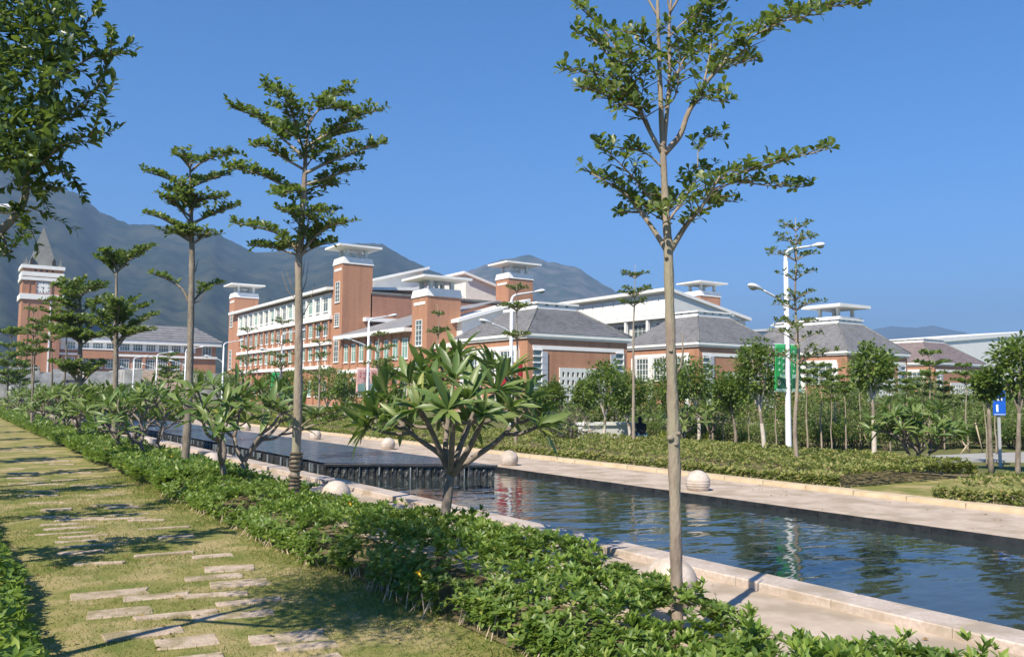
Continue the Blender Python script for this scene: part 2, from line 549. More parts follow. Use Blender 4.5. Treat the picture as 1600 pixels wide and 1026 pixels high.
def leaf2(w, peak=0.55, droop=0.05):
    v = np.array([(0, 0, 0), (w / 2, peak, 0.03), (0, 1, -droop), (-w / 2, peak, 0.03)], dtype=float)
    return v, np.array([(0, 1, 2), (0, 2, 3)])


def leaf_ob(w, droop=0.06, fold=0.05):
    """rounded leaf, broadest near the tip"""
    v = np.array([(0, 0, 0), (w * 0.2, 0.34, fold * 0.5), (w / 2, 0.70, fold), (w * 0.30, 0.94, fold * 0.4 - droop), (0, 1, -droop), (-w * 0.30, 0.94, fold * 0.4 - droop), (-w / 2, 0.70, fold), (-w * 0.2, 0.34, fold * 0.5), (0, 0.6, 0)], dtype=float)
    return v, np.array([(8, i, (i + 1) % 8) for i in range(8)])


def leaf_el(w, droop=0.08, fold=0.06):
    """elliptic leaf with a short point"""
    v = np.array([(0, 0, 0), (w * 0.42, 0.28, fold), (w * 0.46, 0.62, fold * 0.8), (0, 1, -droop), (-w * 0.46, 0.62, fold * 0.8), (-w * 0.42, 0.28, fold), (0, 0.5, 0)], dtype=float)
    return v, np.array([(6, i, (i + 1) % 6) for i in range(6)])


def leaf_long(w, droop=0.28, fold=0.10, seg=4):
    """long lance-shaped leaf with raised margins, arching over"""
    ts = np.linspace(0, 1, seg + 2)
    v, f = [(0, 0, 0)], []
    for t in ts[1:-1]:
        ww = w / 2 * math.sin(math.pi * min(1, t ** 1.2 * 0.96 + 0.03)) ** 0.75
        z = -droop * t * t
        v += [(ww, t, z + fold * ww / w), (0, t, z), (-ww, t, z + fold * ww / w)]
    v.append((0, 1, -droop))
    f += [(0, 1, 2), (0, 2, 3)]
    for i in range(seg - 1):
        a = 1 + 3 * i
        f += [(a, a + 3, a + 4), (a, a + 4, a + 1), (a + 1, a + 4, a + 5), (a + 1, a + 5, a + 2)]
    a = 1 + 3 * (seg - 1)
    e = len(v) - 1
    f += [(a, e, a + 1), (a + 1, e, a + 2)]
    return np.array(v, dtype=float), np.array(f)


def cloud(P, D, U, S, tmpl):
    """leaf copies as arrays: positions P, axes D, up sides U, sizes S"""
    P, D, U = np.asarray(P, float), np.asarray(D, float), np.asarray(U, float)
    S = np.asarray(S, float).reshape(-1, 1, 1)
    D = D / np.maximum(np.linalg.norm(D, axis=1, keepdims=True), 1e-9)
    X = np.cross(D, U)
    ln = np.linalg.norm(X, axis=1, keepdims=True)
    X = np.where(ln < 1e-5, np.array([[1.0, 0, 0]]), X / np.maximum(ln, 1e-9))
    Z = np.cross(X, D)
    tv, tf = tmpl
    V = P[:, None, :] + S * (tv[None, :, 0:1] * X[:, None, :] + tv[None, :, 1:2] * D[:, None, :] + tv[None, :, 2:3] * Z[:, None, :])
    F = tf[None, :, :] + (np.arange(len(P)) * len(tv))[:, None, None]
    return V.reshape(-1, 3), F.reshape(-1, 3)


def cloud_obj(name, P, D, U, S, tmpl, mat, parent=None, **props):
    V, F = cloud(P, D, U, S, tmpl)
    return link(name, np_mesh(name, V, F, mat), parent, **props)


def rosettes(C, A, n, size, tilt=(0.5, 1.2), jit=0.25):
    """whorls of n leaves round axes A at centres C; tilt from the axis in radians"""
    C, A = np.asarray(C, float), np.asarray(A, float)
    A = A / np.linalg.norm(A, axis=1, keepdims=True)
    m = len(C)
    ref = np.where(np.abs(A[:, 2:3]) < 0.9, np.array([[0, 0, 1.0]]), np.array([[1.0, 0, 0]]))
    E1 = np.cross(A, ref)
    E1 /= np.linalg.norm(E1, axis=1, keepdims=True)
    E2 = np.cross(A, E1)
    az = rng.uniform(0, 6.283, (m, 1)) + np.arange(n)[None, :] * (6.283 / n) + rng.normal(0, jit, (m, n))
    ti = rng.uniform(tilt[0], tilt[1], (m, n))
    h = np.cos(az)[..., None] * E1[:, None, :] + np.sin(az)[..., None] * E2[:, None, :]
    D = np.cos(ti)[..., None] * A[:, None, :] + np.sin(ti)[..., None] * h
    P = np.repeat(C[:, None, :], n, axis=1)
    U = np.repeat(A[:, None, :], n, axis=1) + rng.normal(0, 0.15, (m, n, 3))
    S = size * rng.uniform(0.5, 1.2, (m, n))
    return P.reshape(-1, 3), D.reshape(-1, 3), U.reshape(-1, 3), S.reshape(-1)


def smooth_line(pts, sub=4):
    """Catmull-Rom through pts"""
    p = [Vector(q) for q in pts]
    if len(p) < 3:
        return [p[0].lerp(p[-1], i / sub) for i in range(sub + 1)]
    q = [p[0] * 2 - p[1]] + p + [p[-1] * 2 - p[-2]]
    out = []
    for i in range(1, len(q) - 2):
        a, b, c, d = q[i - 1], q[i], q[i + 1], q[i + 2]
        for k in range(sub):
            t = k / sub
            out.append(0.5 * ((2 * b) + (c - a) * t + (2 * a - 5 * b + 4 * c - d) * t * t + (3 * b - a - 3 * c + d) * t ** 3))
    out.append(p[-1])
    return out


def lerp(a, b, t):
    return a + (b - a) * t


def rline(r0, r1, n):
    return [lerp(r0, r1, i / max(1, n - 1)) for i in range(n)]

# ------------------------------------------------------------------ ground, path, pool, pavements
XE0, XE1 = 6.42, 11.2          # inner edges of the pool
YP0, YP1 = -14.0, 76.0
BIG = 6500.0


def sheet(name, rects, z, mat, parent=None, **props):
    b = MB()
    for x0, x1, y0, y1 in rects:
        b.quad((x0, y0, z), (x1, y0, z), (x1, y1, z), (x0, y1, z))
    return b.build(name, mat, parent, **props)


ST = dict(kind='structure')
sheet('ground', [(-BIG, XE0, -800, BIG), (XE1, BIG, -800, BIG), (XE0, XE1, YP1, BIG), (XE0, XE1, -800, YP0)], -0.03, M_GROUND, **ST)

# lawn path: a gently uneven sheet from the left hedge to the right hedge
b = MB()
nx, ny = 14, 120
for j in range(ny + 1):
    y = 0.5 + 79.5 * (j / ny) ** 1.6
    for i in range(nx + 1):
        x = -1.0 + 6.0 * i / nx
        b.v.append((x, y, 0.0 + 0.012 * noise.noise((x * 1.3, y * 1.3, 0))))
for j in range(ny):
    for i in range(nx):
        a = j * (nx + 1) + i
        b.f.append((a, a + 1, a + nx + 2, a + nx + 1))
        b.s.append(True)
        b.mi.append(0)
lawn = b.build('lawn_path', M_LAWN, **ST)

# stepping slabs, two to three in each row
slab_meshes = []
for k in range(7):
    r = random.Random(k)
    w, d = 0.5, 0.5
    n = 10
    poly = []
    for cx_, cy_ in ((-1, -1), (0, -1), (1, -1), (1, 0), (1, 1), (0, 1), (-1, 1), (-1, 0)):
        poly.append((cx_ * 0.5 + r.uniform(-0.03, 0.03), cy_ * 0.5 + r.uniform(-0.05, 0.05)))
    m = MB()
    v0 = [(p[0], p[1], -0.05) for p in poly]
    v1 = [(p[0], p[1], 0.022) for p in poly]
    v2 = [(p[0] * 0.97, p[1] * 0.95, 0.03) for p in poly]
    f = [(i, (i + 1) % 8, 8 + (i + 1) % 8, 8 + i) for i in range(8)] + [(8 + i, 8 + (i + 1) % 8, 16 + (i + 1) % 8, 16 + i) for i in range(8)] + [tuple(range(16, 24))]
    m.add(v0 + v1 + v2, f, False)
    slab_meshes.append(m.mesh('paving_stone', M_SLAB))
STONES = []
r = random.Random(3)
y = 3.7
row = 0
while y < 30:
    step = 0.37 if y < 14 else 0.6
    for c in range(2):
        x = (1.38 if c == 0 else 2.18) + r.uniform(-0.14, 0.14) + (0.12 if row % 2 else -0.08) + 0.05 * (y - 8) * (0.2)
        x = min(x, 2.45)
        if r.random() < (0.07 if y < 9 else 0.2 if y < 14 else 0.45):
            continue
        wx = r.choice((0.40, 0.46, 0.52, 0.6))
        wy = r.choice((0.10, 0.14, 0.20, 0.27)) * (1 if y < 9 else 0.8)
        yy = y + (0.2 if c else 0) + r.uniform(-0.06, 0.06)
        o = link('paving_stone', slab_meshes[r.randrange(7)], lawn, (x, yy, r.uniform(-0.022, -0.010)))
        o.rotation_euler = (0, 0, r.uniform(-0.30, -0.05))
        o.scale = (wx, wy, 1)
        STONES.append((x, yy, wx, wy))
    row += 1
    y += step * r.uniform(0.85, 1.15)

# near pavement and raised coping blocks
pave = sheet('pavement', [(4.30, 6.07, -8, 80)], 0.012, M_PAVE, **ST)
pool = MB()
pool.box(XE0 - 0.25, XE0, YP0, YP1, -0.9, -0.002)
pool.box(XE1, XE1 + 0.16, YP0, YP1, -0.9, -0.03)
pool.box(XE0, XE1, YP1 - 0.3, YP1, -0.9, 0.0)
pool.box(XE0, XE1, YP0, YP0 + 0.3, -0.9, 0.0)
pool.box(XE0, XE1, YP0 + 0.3, YP1 - 0.3, -0.95, -0.9)
pool_o = pool.build('pool_basin', M_GRAN, **ST)
cop_meshes = []
for k in range(4):
    rr = random.Random(20 + k)
    e = 0.010
    m = MB()
    L_, W_, H_ = 0.994, 0.37, 0.075
    v = []
    for z, ins in ((-0.02, 0.0), (H_ - e, 0.0), (H_, e)):
        for sx, sy in ((-1, -1), (1, -1), (1, 1), (-1, 1)):
            v.append((sx * (W_ / 2 - ins), sy * (L_ / 2 - ins) + 0, z + rr.uniform(-0.002, 0.002)))
    f = []
    for l in range(2):
        for i in range(4):
            f.append((4 * l + i, 4 * l + (i + 1) % 4, 4 * l + 4 + (i + 1) % 4, 4 * l + 4 + i))
    f.append((8, 9, 10, 11))
    m.add(v, f, False)
    # a slightly recessed plinth course under the top slab shows as a shadow line
    cop_meshes.append(m.mesh('coping_stone', M_COPING))
for k in range(62):
    o = link('coping_stone', cop_meshes[k % 4], pool_o, (6.245, -3 + k * 1.0, 0.012))
rest = MB()
rest.box(6.06, 6.43, 58.5, YP1, -0.01, 0.085)
rest.build('coping_kerb', M_COPING, pool_o)

# far granite lining, one panel after another
pm = MB()
pm.box(0, 0.03, -0.2965, 0.2965, -0.55, -0.004)
gpm = pm.mesh('granite_panel', M_GRAN)
for k in range(80):
    link('granite_panel', gpm, pool_o, (XE1 - 0.034 + 0.003 * (k % 3), -2.0 + 0.6 * k, 0))

# water of the lower pool: a finely rippled surface
X, Y = np.meshgrid(np.linspace(XE0, XE1, 100), np.concatenate([np.linspace(-6, 20, 420), np.linspace(20.2, YP1 - 0.3, 120)]))
rot = -YAW
A = X * math.cos(rot) - Y * math.sin(rot)
B = X * math.sin(rot) + Y * math.cos(rot)
A, B = X * math.cos(YAW) - Y * math.sin(YAW), X * math.sin(YAW) + Y * math.cos(YAW)   # across and along the view
Z = np.zeros_like(X)
rg = np.random.default_rng(4)
for k in range(22):
    lam = rg.uniform(0.28, 1.3)
    th = rg.normal(0, 0.42)
    ph = rg.uniform(0, 6.28)
    q = 2 * math.pi / lam
    Z += 0.00062 * lam ** 1.05 * np.sin(q * (A * math.sin(th) + B * math.cos(th)) + ph + 0.8 * np.sin(A * 0.9 + ph) + 0.5 * np.sin(B * 0.35 + ph * 2))
Z = Z * 0.8 - 0.10
nyw, nxw = X.shape
V = np.stack([X, Y, Z], -1).reshape(-1, 3)
idx = np.arange(nyw * nxw).reshape(nyw, nxw)
a, b_, c, d = idx[:-1, :-1].ravel(), idx[:-1, 1:].ravel(), idx[1:, 1:].ravel(), idx[1:, :-1].ravel()
T = np.concatenate([np.stack([a, b_, c], 1), np.stack([a, c, d], 1)])
link('pool_water', np_mesh('pool_water', V, T, M_WATER, True), None, kind='structure')

# raised basin with its slanting front of rough granite blocks
PF0, PF1 = Vector((7.05, 17.9, 0)), Vector((10.1, 15.95, 0))
YB2, YB3 = 48.0, 74.0
basin = MB()
basin.prism([(PF0.x + 0.10, PF0.y + 0.10), (PF1.x - 0.08, PF1.y + 0.10), (10.02, YB2), (7.15, YB2)], -0.88, 0.165)
basin_o = basin.build('raised_basin', M_GRAN, **ST)
fdir = (PF1 - PF0).normalized()
flen = (PF1 - PF0).length
fn = Vector((fdir.y, -fdir.x, 0))
if fn.y > 0:
    fn = -fn
blk = []
for k in range(6):
    rr = random.Random(60 + k)
    m = MB()
    w = 0.137
    nxx, nzz = 3, 6
    vs = []
    for j in range(nzz + 1):
        for i in range(nxx + 1):
            z = -0.5 + 0.64 * j / nzz
            bulge = 0.055 - 0.02 * abs(i / nxx - 0.5) * 2 + rr.uniform(-0.022, 0.022)
            if i in (0, nxx):
                bulge = 0.012 + rr.uniform(0, 0.012)
            vs.append((-w / 2 + w * i / nxx, -bulge, z))
    back = len(vs)
    fs = []
    for j in range(nzz):
        for i in range(nxx):
            q = j * (nxx + 1) + i
            fs.append((q, q + 1, q + nxx + 2, q + nxx + 1))
    top = nzz * (nxx + 1)
    vs += [(w / 2, 0.12, 0.14), (-w / 2, 0.12, 0.14)]
    fs.append((top, top + 1, top + 2, top + 3, back, back + 1))
    m.add(vs, fs, False)
    blk.append(m.mesh('wall_block', M_GRANR))
nb = 24
ang = math.atan2(fdir.y, fdir.x)
for k in range(nb):
    p = PF0 + fdir * (flen * (k + 0.5) / nb)
    o = link('wall_block', blk[(k * 5) % 6], basin_o, p)
    o.rotation_euler = (0, 0, ang)
    o.scale = (flen / nb / 0.15, 1, 1)
m = MB()
q0, q1 = PF0 - fdir * 0.06 + fn * 0.09, PF1 + fdir * 0.06 + fn * 0.09
q2, q3 = PF1 + fdir * 0.06 - fn * 0.20, PF0 - fdir * 0.06 - fn * 0.20
m.prism([q0, q1, q2, q3], 0.145, 0.185)
m.build('basin_lip', M_GRAN, basin_o)
# long side blocks, receding: joined
side = MB()
rr = random.Random(9)
yy = PF0.y + 0.1
while yy < YB2:
    w = 0.16 if yy < 30 else 0.3
    bx = 7.05 - rr.uniform(0.02, 0.07)
    side.box(bx, 7.16, yy + 0.006, yy + w - 0.006, -0.5, 0.15 + rr.uniform(-0.012, 0.012))
    yy += w
side.build('side_blocks', M_GRANR, basin_o, kind='stuff')
side = MB()
side.box(10.0, 10.1, PF1.y + 0.05, YB2, -0.5, 0.175)
side.build('basin_rim', M_GRAN, basin_o)
# white strings of overflowing water on the front and the long side
fall = MB()
for k in range(26):
    if rr.random() < 0.55:
        continue
    u = (k + rr.uniform(-0.3, 0.3)) / 26
    p = PF0 + fdir * flen * u + fn * 0.075
    w = rr.uniform(0.004, 0.014)
    z0 = rr.uniform(-0.2, 0.02)
    t = fdir * w
    fall.prism([p - t, p + t, p + t - fn * 0.015, p - t - fn * 0.015], z0, 0.16)
yy = PF0.y + 0.3
while yy < 46:
    if rr.random() < 0.6:
        w = rr.uniform(0.01, 0.045) * (1 + yy / 30)
        z0 = rr.uniform(-0.2, 0.05)
        fall.box(6.955, 6.978, yy, yy + w, z0, 0.155)
    yy += rr.uniform(0.12, 0.4)
fall.build('falling_water', M_FALL, basin_o, kind='stuff')
w2 = MB()
w2.add([(PF0.x + 0.02, PF0.y + 0.2, 0.192), (PF1.x - 0.05, PF1.y + 0.12, 0.192), (10.06, YB2, 0.192), (7.03, YB2, 0.192)], [(0, 1, 2, 3)])
w2.build('upper_pool_water', M_WATER2, **ST)
b3 = MB()
b3.box(7.2, 10.0, YB2, YB3, -0.4, 0.42)
b3o = b3.build('second_basin', M_GRANR, **ST)
b3 = MB()
b3.quad((7.22, YB2 + 0.02, 0.425), (9.98, YB2 + 0.02, 0.425), (9.98, YB3, 0.425), (7.22, YB3, 0.425))
b3.build('top_pool_water', M_WATER2, **ST)

# far promenade with its yellow kerb
prom = MB()
prom.box(XE1 - 0.02, 13.45, -14, 84, -0.02, 0.0)
prom_o = prom.build('promenade', M_PAVE, **ST)
ks = []
for k in range(3):
    rr = random.Random(k)
    m = MB()
    m.box(-0.16, 0.16, -0.497, 0.497, -0.03, 0.075 + 0.003 * k, 0.012)
    ks.append(m.mesh('kerb_stone', M_KERB))
for k in range(56):
    o = link('kerb_stone', ks[k % 3], prom_o, (13.62 + 0.004 * (k % 2), -4 + k, 0))
m = MB()
m.box(13.46, 13.78, 52.5, 84, -0.03, 0.078)
m.build('kerb_run', M_KERB, prom_o)

# planting soil, lawns and the service road beyond
sheet('planting_soil', [(13.8, 19.9, -10, 8.1), (13.8, 19.9, 10.5, 84)], -0.012, M_SOIL, **ST)
sheet('hedge_soil', [(3.28, 4.29, 1.0, 80), (-3.0, 0.5, 0.5, 80)], 0.016, M_SOIL, **ST)
road = MB()
q = [gp(1640, 722), gp(1640, 706), gp(1545, 708), gp(1440, 713), gp(1330, 716), gp(1330, 722), gp(1440, 722), gp(1545, 720)]
road.prism([(p_.x, p_.y) for p_ in q], -0.025, 0.02)
road.build('road', M_ROAD, **ST)
pl = MB()
pl.box(43.5, 46.2, 30, 180, -0.03, -0.008)
pl.build('forecourt', M_PAVE, **ST)
sheet('side_path', [(13.8, 19.9, 8.1, 10.5)], 0.004, M_LAWN, **ST)

# ------------------------------------------------------------------ hills
def hill(name, prof, dist, depth, mat, seed, bump=0.5, nrow=100, step=4):
    """terrain whose crest follows the skyline at a given distance: rises from its foot to the crest and falls behind"""
    px0, px1 = prof[0][0], prof[-1][0]
    cols = np.arange(px0, px1 + step, step)
    vs = []
    ncol = len(cols)
    for j in range(nrow):
        t = j / (nrow - 1) * 1.35
        for px in cols:
            ph = np.interp(px, [p[0] for p in prof], [p[1] for p in prof])
            d = ray(float(px), float(ph))
            hd = Vector((d.x, d.y))
            hl = hd.length
            hd /= hl
            hz = dist * d.z / hl + CAM_H
            rr_ = dist - depth * (1 - t)
            s = t if t <= 1 else max(0, 1 - (t - 1) * 1.6)
            prof_t = s ** 1.15
            p = hd * rr_
            nz = noise.fractal((p.x / 260 + seed, p.y / 260, seed), 0.9, 2.1, 5)
            sp = noise.noise((px / 45.0, t * 1.4, seed))
            amp = bump * hz * (0.20 * math.sin(math.pi * min(1, t)) + 0.012)
            z = hz * prof_t + amp * (0.5 * nz + 0.35 * sp) + 5.0 * noise.noise((p.x / 34, p.y / 34, seed)) * min(1, t * 3) + 3.0 * noise.noise((p.x / 13, p.y / 13, seed)) * min(1, t * 3)
            if t >= 1:
                z = min(z, hz * (1 + 0.004 * nz) - (t - 1) * hz * 0.8 + 0.012 * hz * nz)
            if j == 0:
                z = -2
            vs.append((p.x, p.y, z))
    idx = np.arange(nrow * ncol).reshape(nrow, ncol)
    a, b_, c, d_ = idx[:-1, :-1].ravel(), idx[:-1, 1:].ravel(), idx[1:, 1:].ravel(), idx[1:, :-1].ravel()
    T = np.concatenate([np.stack([a, b_, c], 1), np.stack([a, c, d_], 1)])
    return link(name, np_mesh(name, np.array(vs), T, mat, True), None, kind='structure')


hill('left_hill', [(-700, 330), (-450, 240), (-250, 215), (-100, 232), (0, 254), (30, 268), (60, 280), (128, 304), (156, 331), (203, 351), (234, 351), (280, 353), (335, 358), (351, 372), (400, 393), (449, 393), (500, 386), (560, 378), (596, 380), (619, 393), (640, 405), (673, 422), (740, 452), (830, 505), (930, 560), (1000, 600)], 1900, 1150, M_HILL, 3.1)
hill('right_hill', [(520, 600), (600, 520), (660, 462), (727, 425), (762, 411), (790, 404), (815, 399), (828, 398), (843, 401), (856, 408), (880, 412), (904, 417), (937, 439), (955, 449), (970, 460), (1000, 492), (1060, 530), (1150, 575), (1220, 605)], 2600, 1200, M_HILLR, 7.7)
hill('far_hill', [(1180, 600), (1240, 560), (1300, 525), (1373, 513), (1392, 509), (1426, 512), (1455, 508), (1482, 514), (1532, 523), (1600, 530), (1700, 525), (1850, 560)], 5200, 1600, M_HILL, 12.3)

# ------------------------------------------------------------------ buildings
WIN_CACHE = {}


def window_meshes(w, h, cols, rows, pane_mat, fr=0.09):
    key = (round(w, 2), round(h, 2), cols, rows, pane_mat.name, fr)
    if key in WIN_CACHE:
        return WIN_CACHE[key]
    f = MB()
    f.box(-w / 2, -w / 2 + fr, -0.07, 0.04, 0, h)
    f.box(w / 2 - fr, w / 2, -0.07, 0.04, 0, h)
    f.box(-w / 2 + fr, w / 2 - fr, -0.07, 0.04, h - fr, h)
    f.box(-w / 2 + fr, w / 2 - fr, -0.07, 0.04, 0, fr)
    for c in range(1, cols):
        x = -w / 2 + w * c / cols
        f.box(x - 0.035, x + 0.035, -0.055, 0.04, fr, h - fr)
    for r_ in range(1, rows):
        z = h * (0.62 if rows == 2 else r_ / rows)
        f.box(-w / 2 + fr, w / 2 - fr, -0.050, 0.04, z - 0.03, z + 0.03)
    f.box(-w / 2 - 0.08, w / 2 + 0.08, -0.16, 0.04, -0.10, -0.002)
    p = MB()
    p.box(-w / 2 + fr * 0.8, w / 2 - fr * 0.8, -0.02, 0.03, fr * 0.8, h - fr * 0.8)
    WIN_CACHE[key] = (f.mesh('window', M_FRAME), p.mesh('pane', pane_mat))
    return WIN_CACHE[key]


def window(parent, x, y, z, w, h, side='-x', cols=2, rows=2, pane=None):
    fm, pm_ = window_meshes(w, h, cols, rows, pane or M_GLASS)
    o = link('window', fm, parent, (x, y, z))
    o.rotation_euler = (0, 0, -math.pi / 2 if side == '-x' else 0)
    link('pane', pm_, o)
    return o


def stair_tower(parent, x0, x1, y0, y1, z0, zt, mat=None, zwin=None, capz=0.95, gap=1.25):
    t = MB().box(x0, x1, y0, y1, z0, zt).build('stair_tower', mat or M_BRICK, parent)
    MB().box(x0 - 0.12, x1 + 0.12, y0 - 0.12, y1 + 0.12, zt, zt + capz, 0.16).build('tower_cap', M_WHITE, t)
    zc = zt + capz
    ix, iy = 0.85, 0.75
    for px_ in (x0 + ix, x1 - ix):
        for py_ in (y0 + iy, y1 - iy):
            MB().box(px_ - 0.22, px_ + 0.22, py_ - 0.22, py_ + 0.22, zc, zc + gap).build('canopy_post', M_PANEL, t)
    c = MB()
    ov = 1.0
    za = zc + gap
    v = [(x0 + 0.5, y0 + 0.5, za), (x1 - 0.5, y0 + 0.5, za), (x1 - 0.5, y1 - 0.5, za), (x0 + 0.5, y1 - 0.5, za),
         (x0 - ov, y0 - ov, za + 0.18), (x1 + ov, y0 - ov, za + 0.18), (x1 + ov, y1 + ov, za + 0.18), (x0 - ov, y1 + ov, za + 0.18),
         (x0 - ov, y0 - ov, za + 0.46), (x1 + ov, y0 - ov, za + 0.46), (x1 + ov, y1 + ov, za + 0.46), (x0 - ov, y1 + ov, za + 0.46)]
    f = [(3, 2, 1, 0)] + [(i, (i + 1) % 4, 4 + (i + 1) % 4, 4 + i) for i in range(4)] + [(4 + i, 4 + (i + 1) % 4, 8 + (i + 1) % 4, 8 + i) for i in range(4)] + [(8, 9, 10, 11)]
    c.add(v, f, False).build('canopy', M_WHITE, t)
    MB().lathe([(0.25, 0), (0.25, 0.55), (0.75, 0.75), (0.75, 0.9), (0.2, 1.0)], 12, ((x0 + x1) / 2 - 0.2, (y0 + y1) / 2 - 0.3, zc)).build('vent_cowl', M_WHITE, t)
    MB().box(x0 - 0.05, x0, y0 + 0.5, y1 - 0.5, zt - 0.95, zt - 0.6).build('tower_band', M_WHITE, t)
    return t


def tall_window(parent, x, y, z, w, h):
    return window(parent, x, y, z, w, h, '-x', 2, 5)


def courses(lo, hi, n, lift=0.07, sides=(0, 1, 2, 3)):
    """overlapping tile courses between two rectangles (x0,x1,y0,y1,z)"""
    b = MB()
    def rect(t):
        return [lerp(lo[i], hi[i], t) for i in range(5)]
    for k in range(n):
        r0, r1 = rect(k / n), rect((k + 1) / n + 0.004)
        z0, z1 = r0[4] + lift, r1[4]
        b.cur = k % 2  # every other course takes the darker tile: shadow lines painted by colour
        c0 = [(r0[0], r0[2]), (r0[1], r0[2]), (r0[1], r0[3]), (r0[0], r0[3])]
        c1 = [(r1[0], r1[2]), (r1[1], r1[2]), (r1[1], r1[3]), (r1[0], r1[3])]
        for s in sides:
            t = (s + 1) % 4
            b.quad((*c0[s], z0), (*c0[t], z0), (*c1[t], z1), (*c1[s], z1))
            b.quad((*c0[s], z0 - lift), (*c0[t], z0 - lift), (*c0[t], z0), (*c0[s], z0))
    return b


def pavilion(name, label, x0, x1, y0, y1, ez, tz, inset, roof=M_ROOF, front=True):
    t = thing(name, label, 'building', (x0, y0, 0))
    L, W = y1 - y0, x1 - x0
    MB().box(0, W, 0, L, -0.2, ez - 0.30).build('wall', M_BRICK, t)
    c = MB()
    c.box(-0.35, W + 0.35, -0.35, L + 0.35, ez - 0.30, ez)
    c.box(-0.20, W + 0.20, -0.20, L + 0.20, ez - 0.52, ez - 0.302)
    c.build('cornice', M_WHITE, t)
    lo = (-0.38, W + 0.38, -0.38, L + 0.38, ez + 0.02)
    hi = (inset, W - inset, inset, L - inset, tz)
    rf = courses(lo, hi, 28).build('roof', [roof, M_ROOFP_SHADE if roof is M_ROOFP else M_ROOF_SHADE], t)
    for (ax, ay, bx, by) in ((lo[0], lo[2], hi[0], hi[2]), (lo[1], lo[2], hi[1], hi[2])):
        MB().tube([(ax, ay, lo[4] + 0.05), (bx, by, hi[4] + 0.05)], 0.11, 5).build('hip_ridge', M_SLATE, rf)
    pr = MB()
    a0, a1, b0, b1 = hi[0] - 0.15, hi[1] + 0.15, hi[2] - 0.15, hi[3] + 0.15
    MB().box(a0, a1, b0, b1, tz - 0.05, tz + 0.28).build('parapet', M_WHITE, rf)
    MB().box(a0 - 0.15, a1 + 0.15, b0 - 0.15, b1 + 0.15, tz + 0.46, tz + 0.66).build('parapet_rail', M_WHITE, rf)
    k = 0
    xx = a0 + 0.2
    while xx < a1:
        pr.box(xx, xx + 0.9, b0 + 0.06, b0 + 0.3, tz + 0.28, tz + 0.46)
        xx += 1.3
    yy_ = b0 + 0.4
    while yy_ < b1:
        pr.box(a0 + 0.06, a0 + 0.3, yy_, yy_ + 0.9, tz + 0.28, tz + 0.46)
        yy_ += 1.3
    pr.build('parapet_blocks', M_WHITE, rf, kind='stuff')
    # front: white belt, louvred stair lights, stone quoins, concrete grille
    zb = ez - 1.55
    fb = MB()
    fb.box(0.6, W - 0.5, -0.07, 0.02, zb, zb + 0.38)
    fb.build('belt', M_WHITE, t)
    for (xa, xb, qa, qb) in ((0.7, 1.65, 1.72, 2.35), (W - 1.55, W - 0.6, W - 2.3, W - 1.62)):
        lv = MB()
        lv.box(xa, xb, -0.02, 0.02, 0.4, zb - 0.003)
        lf = lv.build('stair_light', M_GLASS, t)
        z = 0.5
        while z < zb - 0.05:
            MB().box(xa - 0.05, xb + 0.06, -0.16, 0.0, z, z + 0.13).build('louvre_slat', M_WHITE, lf)
            z += 0.62
        MB().box(xb - 0.02, xb + 0.10, -0.12, 0.0, 0.4, zb - 0.002).build('jamb', M_WHITE, lf)
        z = 0.0
        while z < zb - 0.3:
            h = min(0.60, zb - z)
            MB().box(qa + 0.005, qb - 0.005, -0.14, 0.02, z + 0.006, z + h - 0.012).build('quoin_stone', M_QUOIN, t)
            z += 0.60
    g0, g1, gz1 = W * 0.31, W * 0.74, zb - 1.75
    gr = MB()
    gr.box(g0, g1, -0.05, 0.01, 0.9, gz1)
    gro = gr.build('grille_back', M_DARK, t)
    gr = MB()
    n = 9
    for i in range(n + 1):
        x = lerp(g0, g1, i / n)
        gr.box(x - 0.16, x + 0.16, -0.20, -0.05, 0.9, gz1)
    z = gz1 - 0.42
    gr.box(g0 + 0.17, g1 - 0.17, -0.195, -0.052, z, gz1 - 0.002)
    while z > 1.4:
        z -= 0.78
        gr.box(g0 + 0.17, g1 - 0.17, -0.195, -0.052, z, z + 0.32)
    gr.build('concrete_grille', M_PANEL, gro, kind='stuff')
    # street side: three windows between white piers under a white beam
    MB().box(-0.09, 0.02, 1.5, L - 1.5, zb, zb + 0.40).build('beam', M_WHITE, t)
    span = L - 3.4
    for i in range(3):
        w = span / 3 - 0.9
        yc = 1.7 + span * (i + 0.5) / 3
        window(t, -0.02, yc, zb - 2.75, w, 2.70, '-x', 4, 4)
    for i in range(4):
        yc = 1.7 + span * i / 3
        MB().box(-0.22, 0.02, yc - 0.38, yc + 0.38, 0.0, zb - 0.003).build('pier', M_WHITE, t)
    return t


pavilion('brick_pavilion', 'brick pavilion with grey hip roof and concrete grille, left of the nearest tall trunk', 47.3, 60.0, 69.0, 83.0, 7.75, 10.7, 3.9)
pavilion('brick_pavilion', 'brick pavilion with grey hip roof below the white hall, behind the nearest tall trunk', 71.0, 84.0, 69.5, 82.0, 7.85, 11.3, 3.9)
p3 = pavilion('brick_pavilion', 'brick pavilion whose grey roof carries a white canopy on posts, right of the green banners', 98.5, 112.0, 70.0, 89.0, 7.85, 12.0, 4.2)
cn = MB()
cx0, cy0 = 6.0, 5.5
for ax in (0.0, 3.2):
    for ay in (0.0, 3.0):
        MB().box(cx0 + ax - 0.2, cx0 + ax + 0.2, cy0 + ay - 0.2, cy0 + ay + 0.2, 13.02, 14.3).build('canopy_post', M_PANEL, p3)
cn.box(cx0 - 1.0, cx0 + 4.2, cy0 - 0.9, cy0 + 3.9, 12.66, 13.02)
cn.build('canopy_base', M_WHITE, p3)
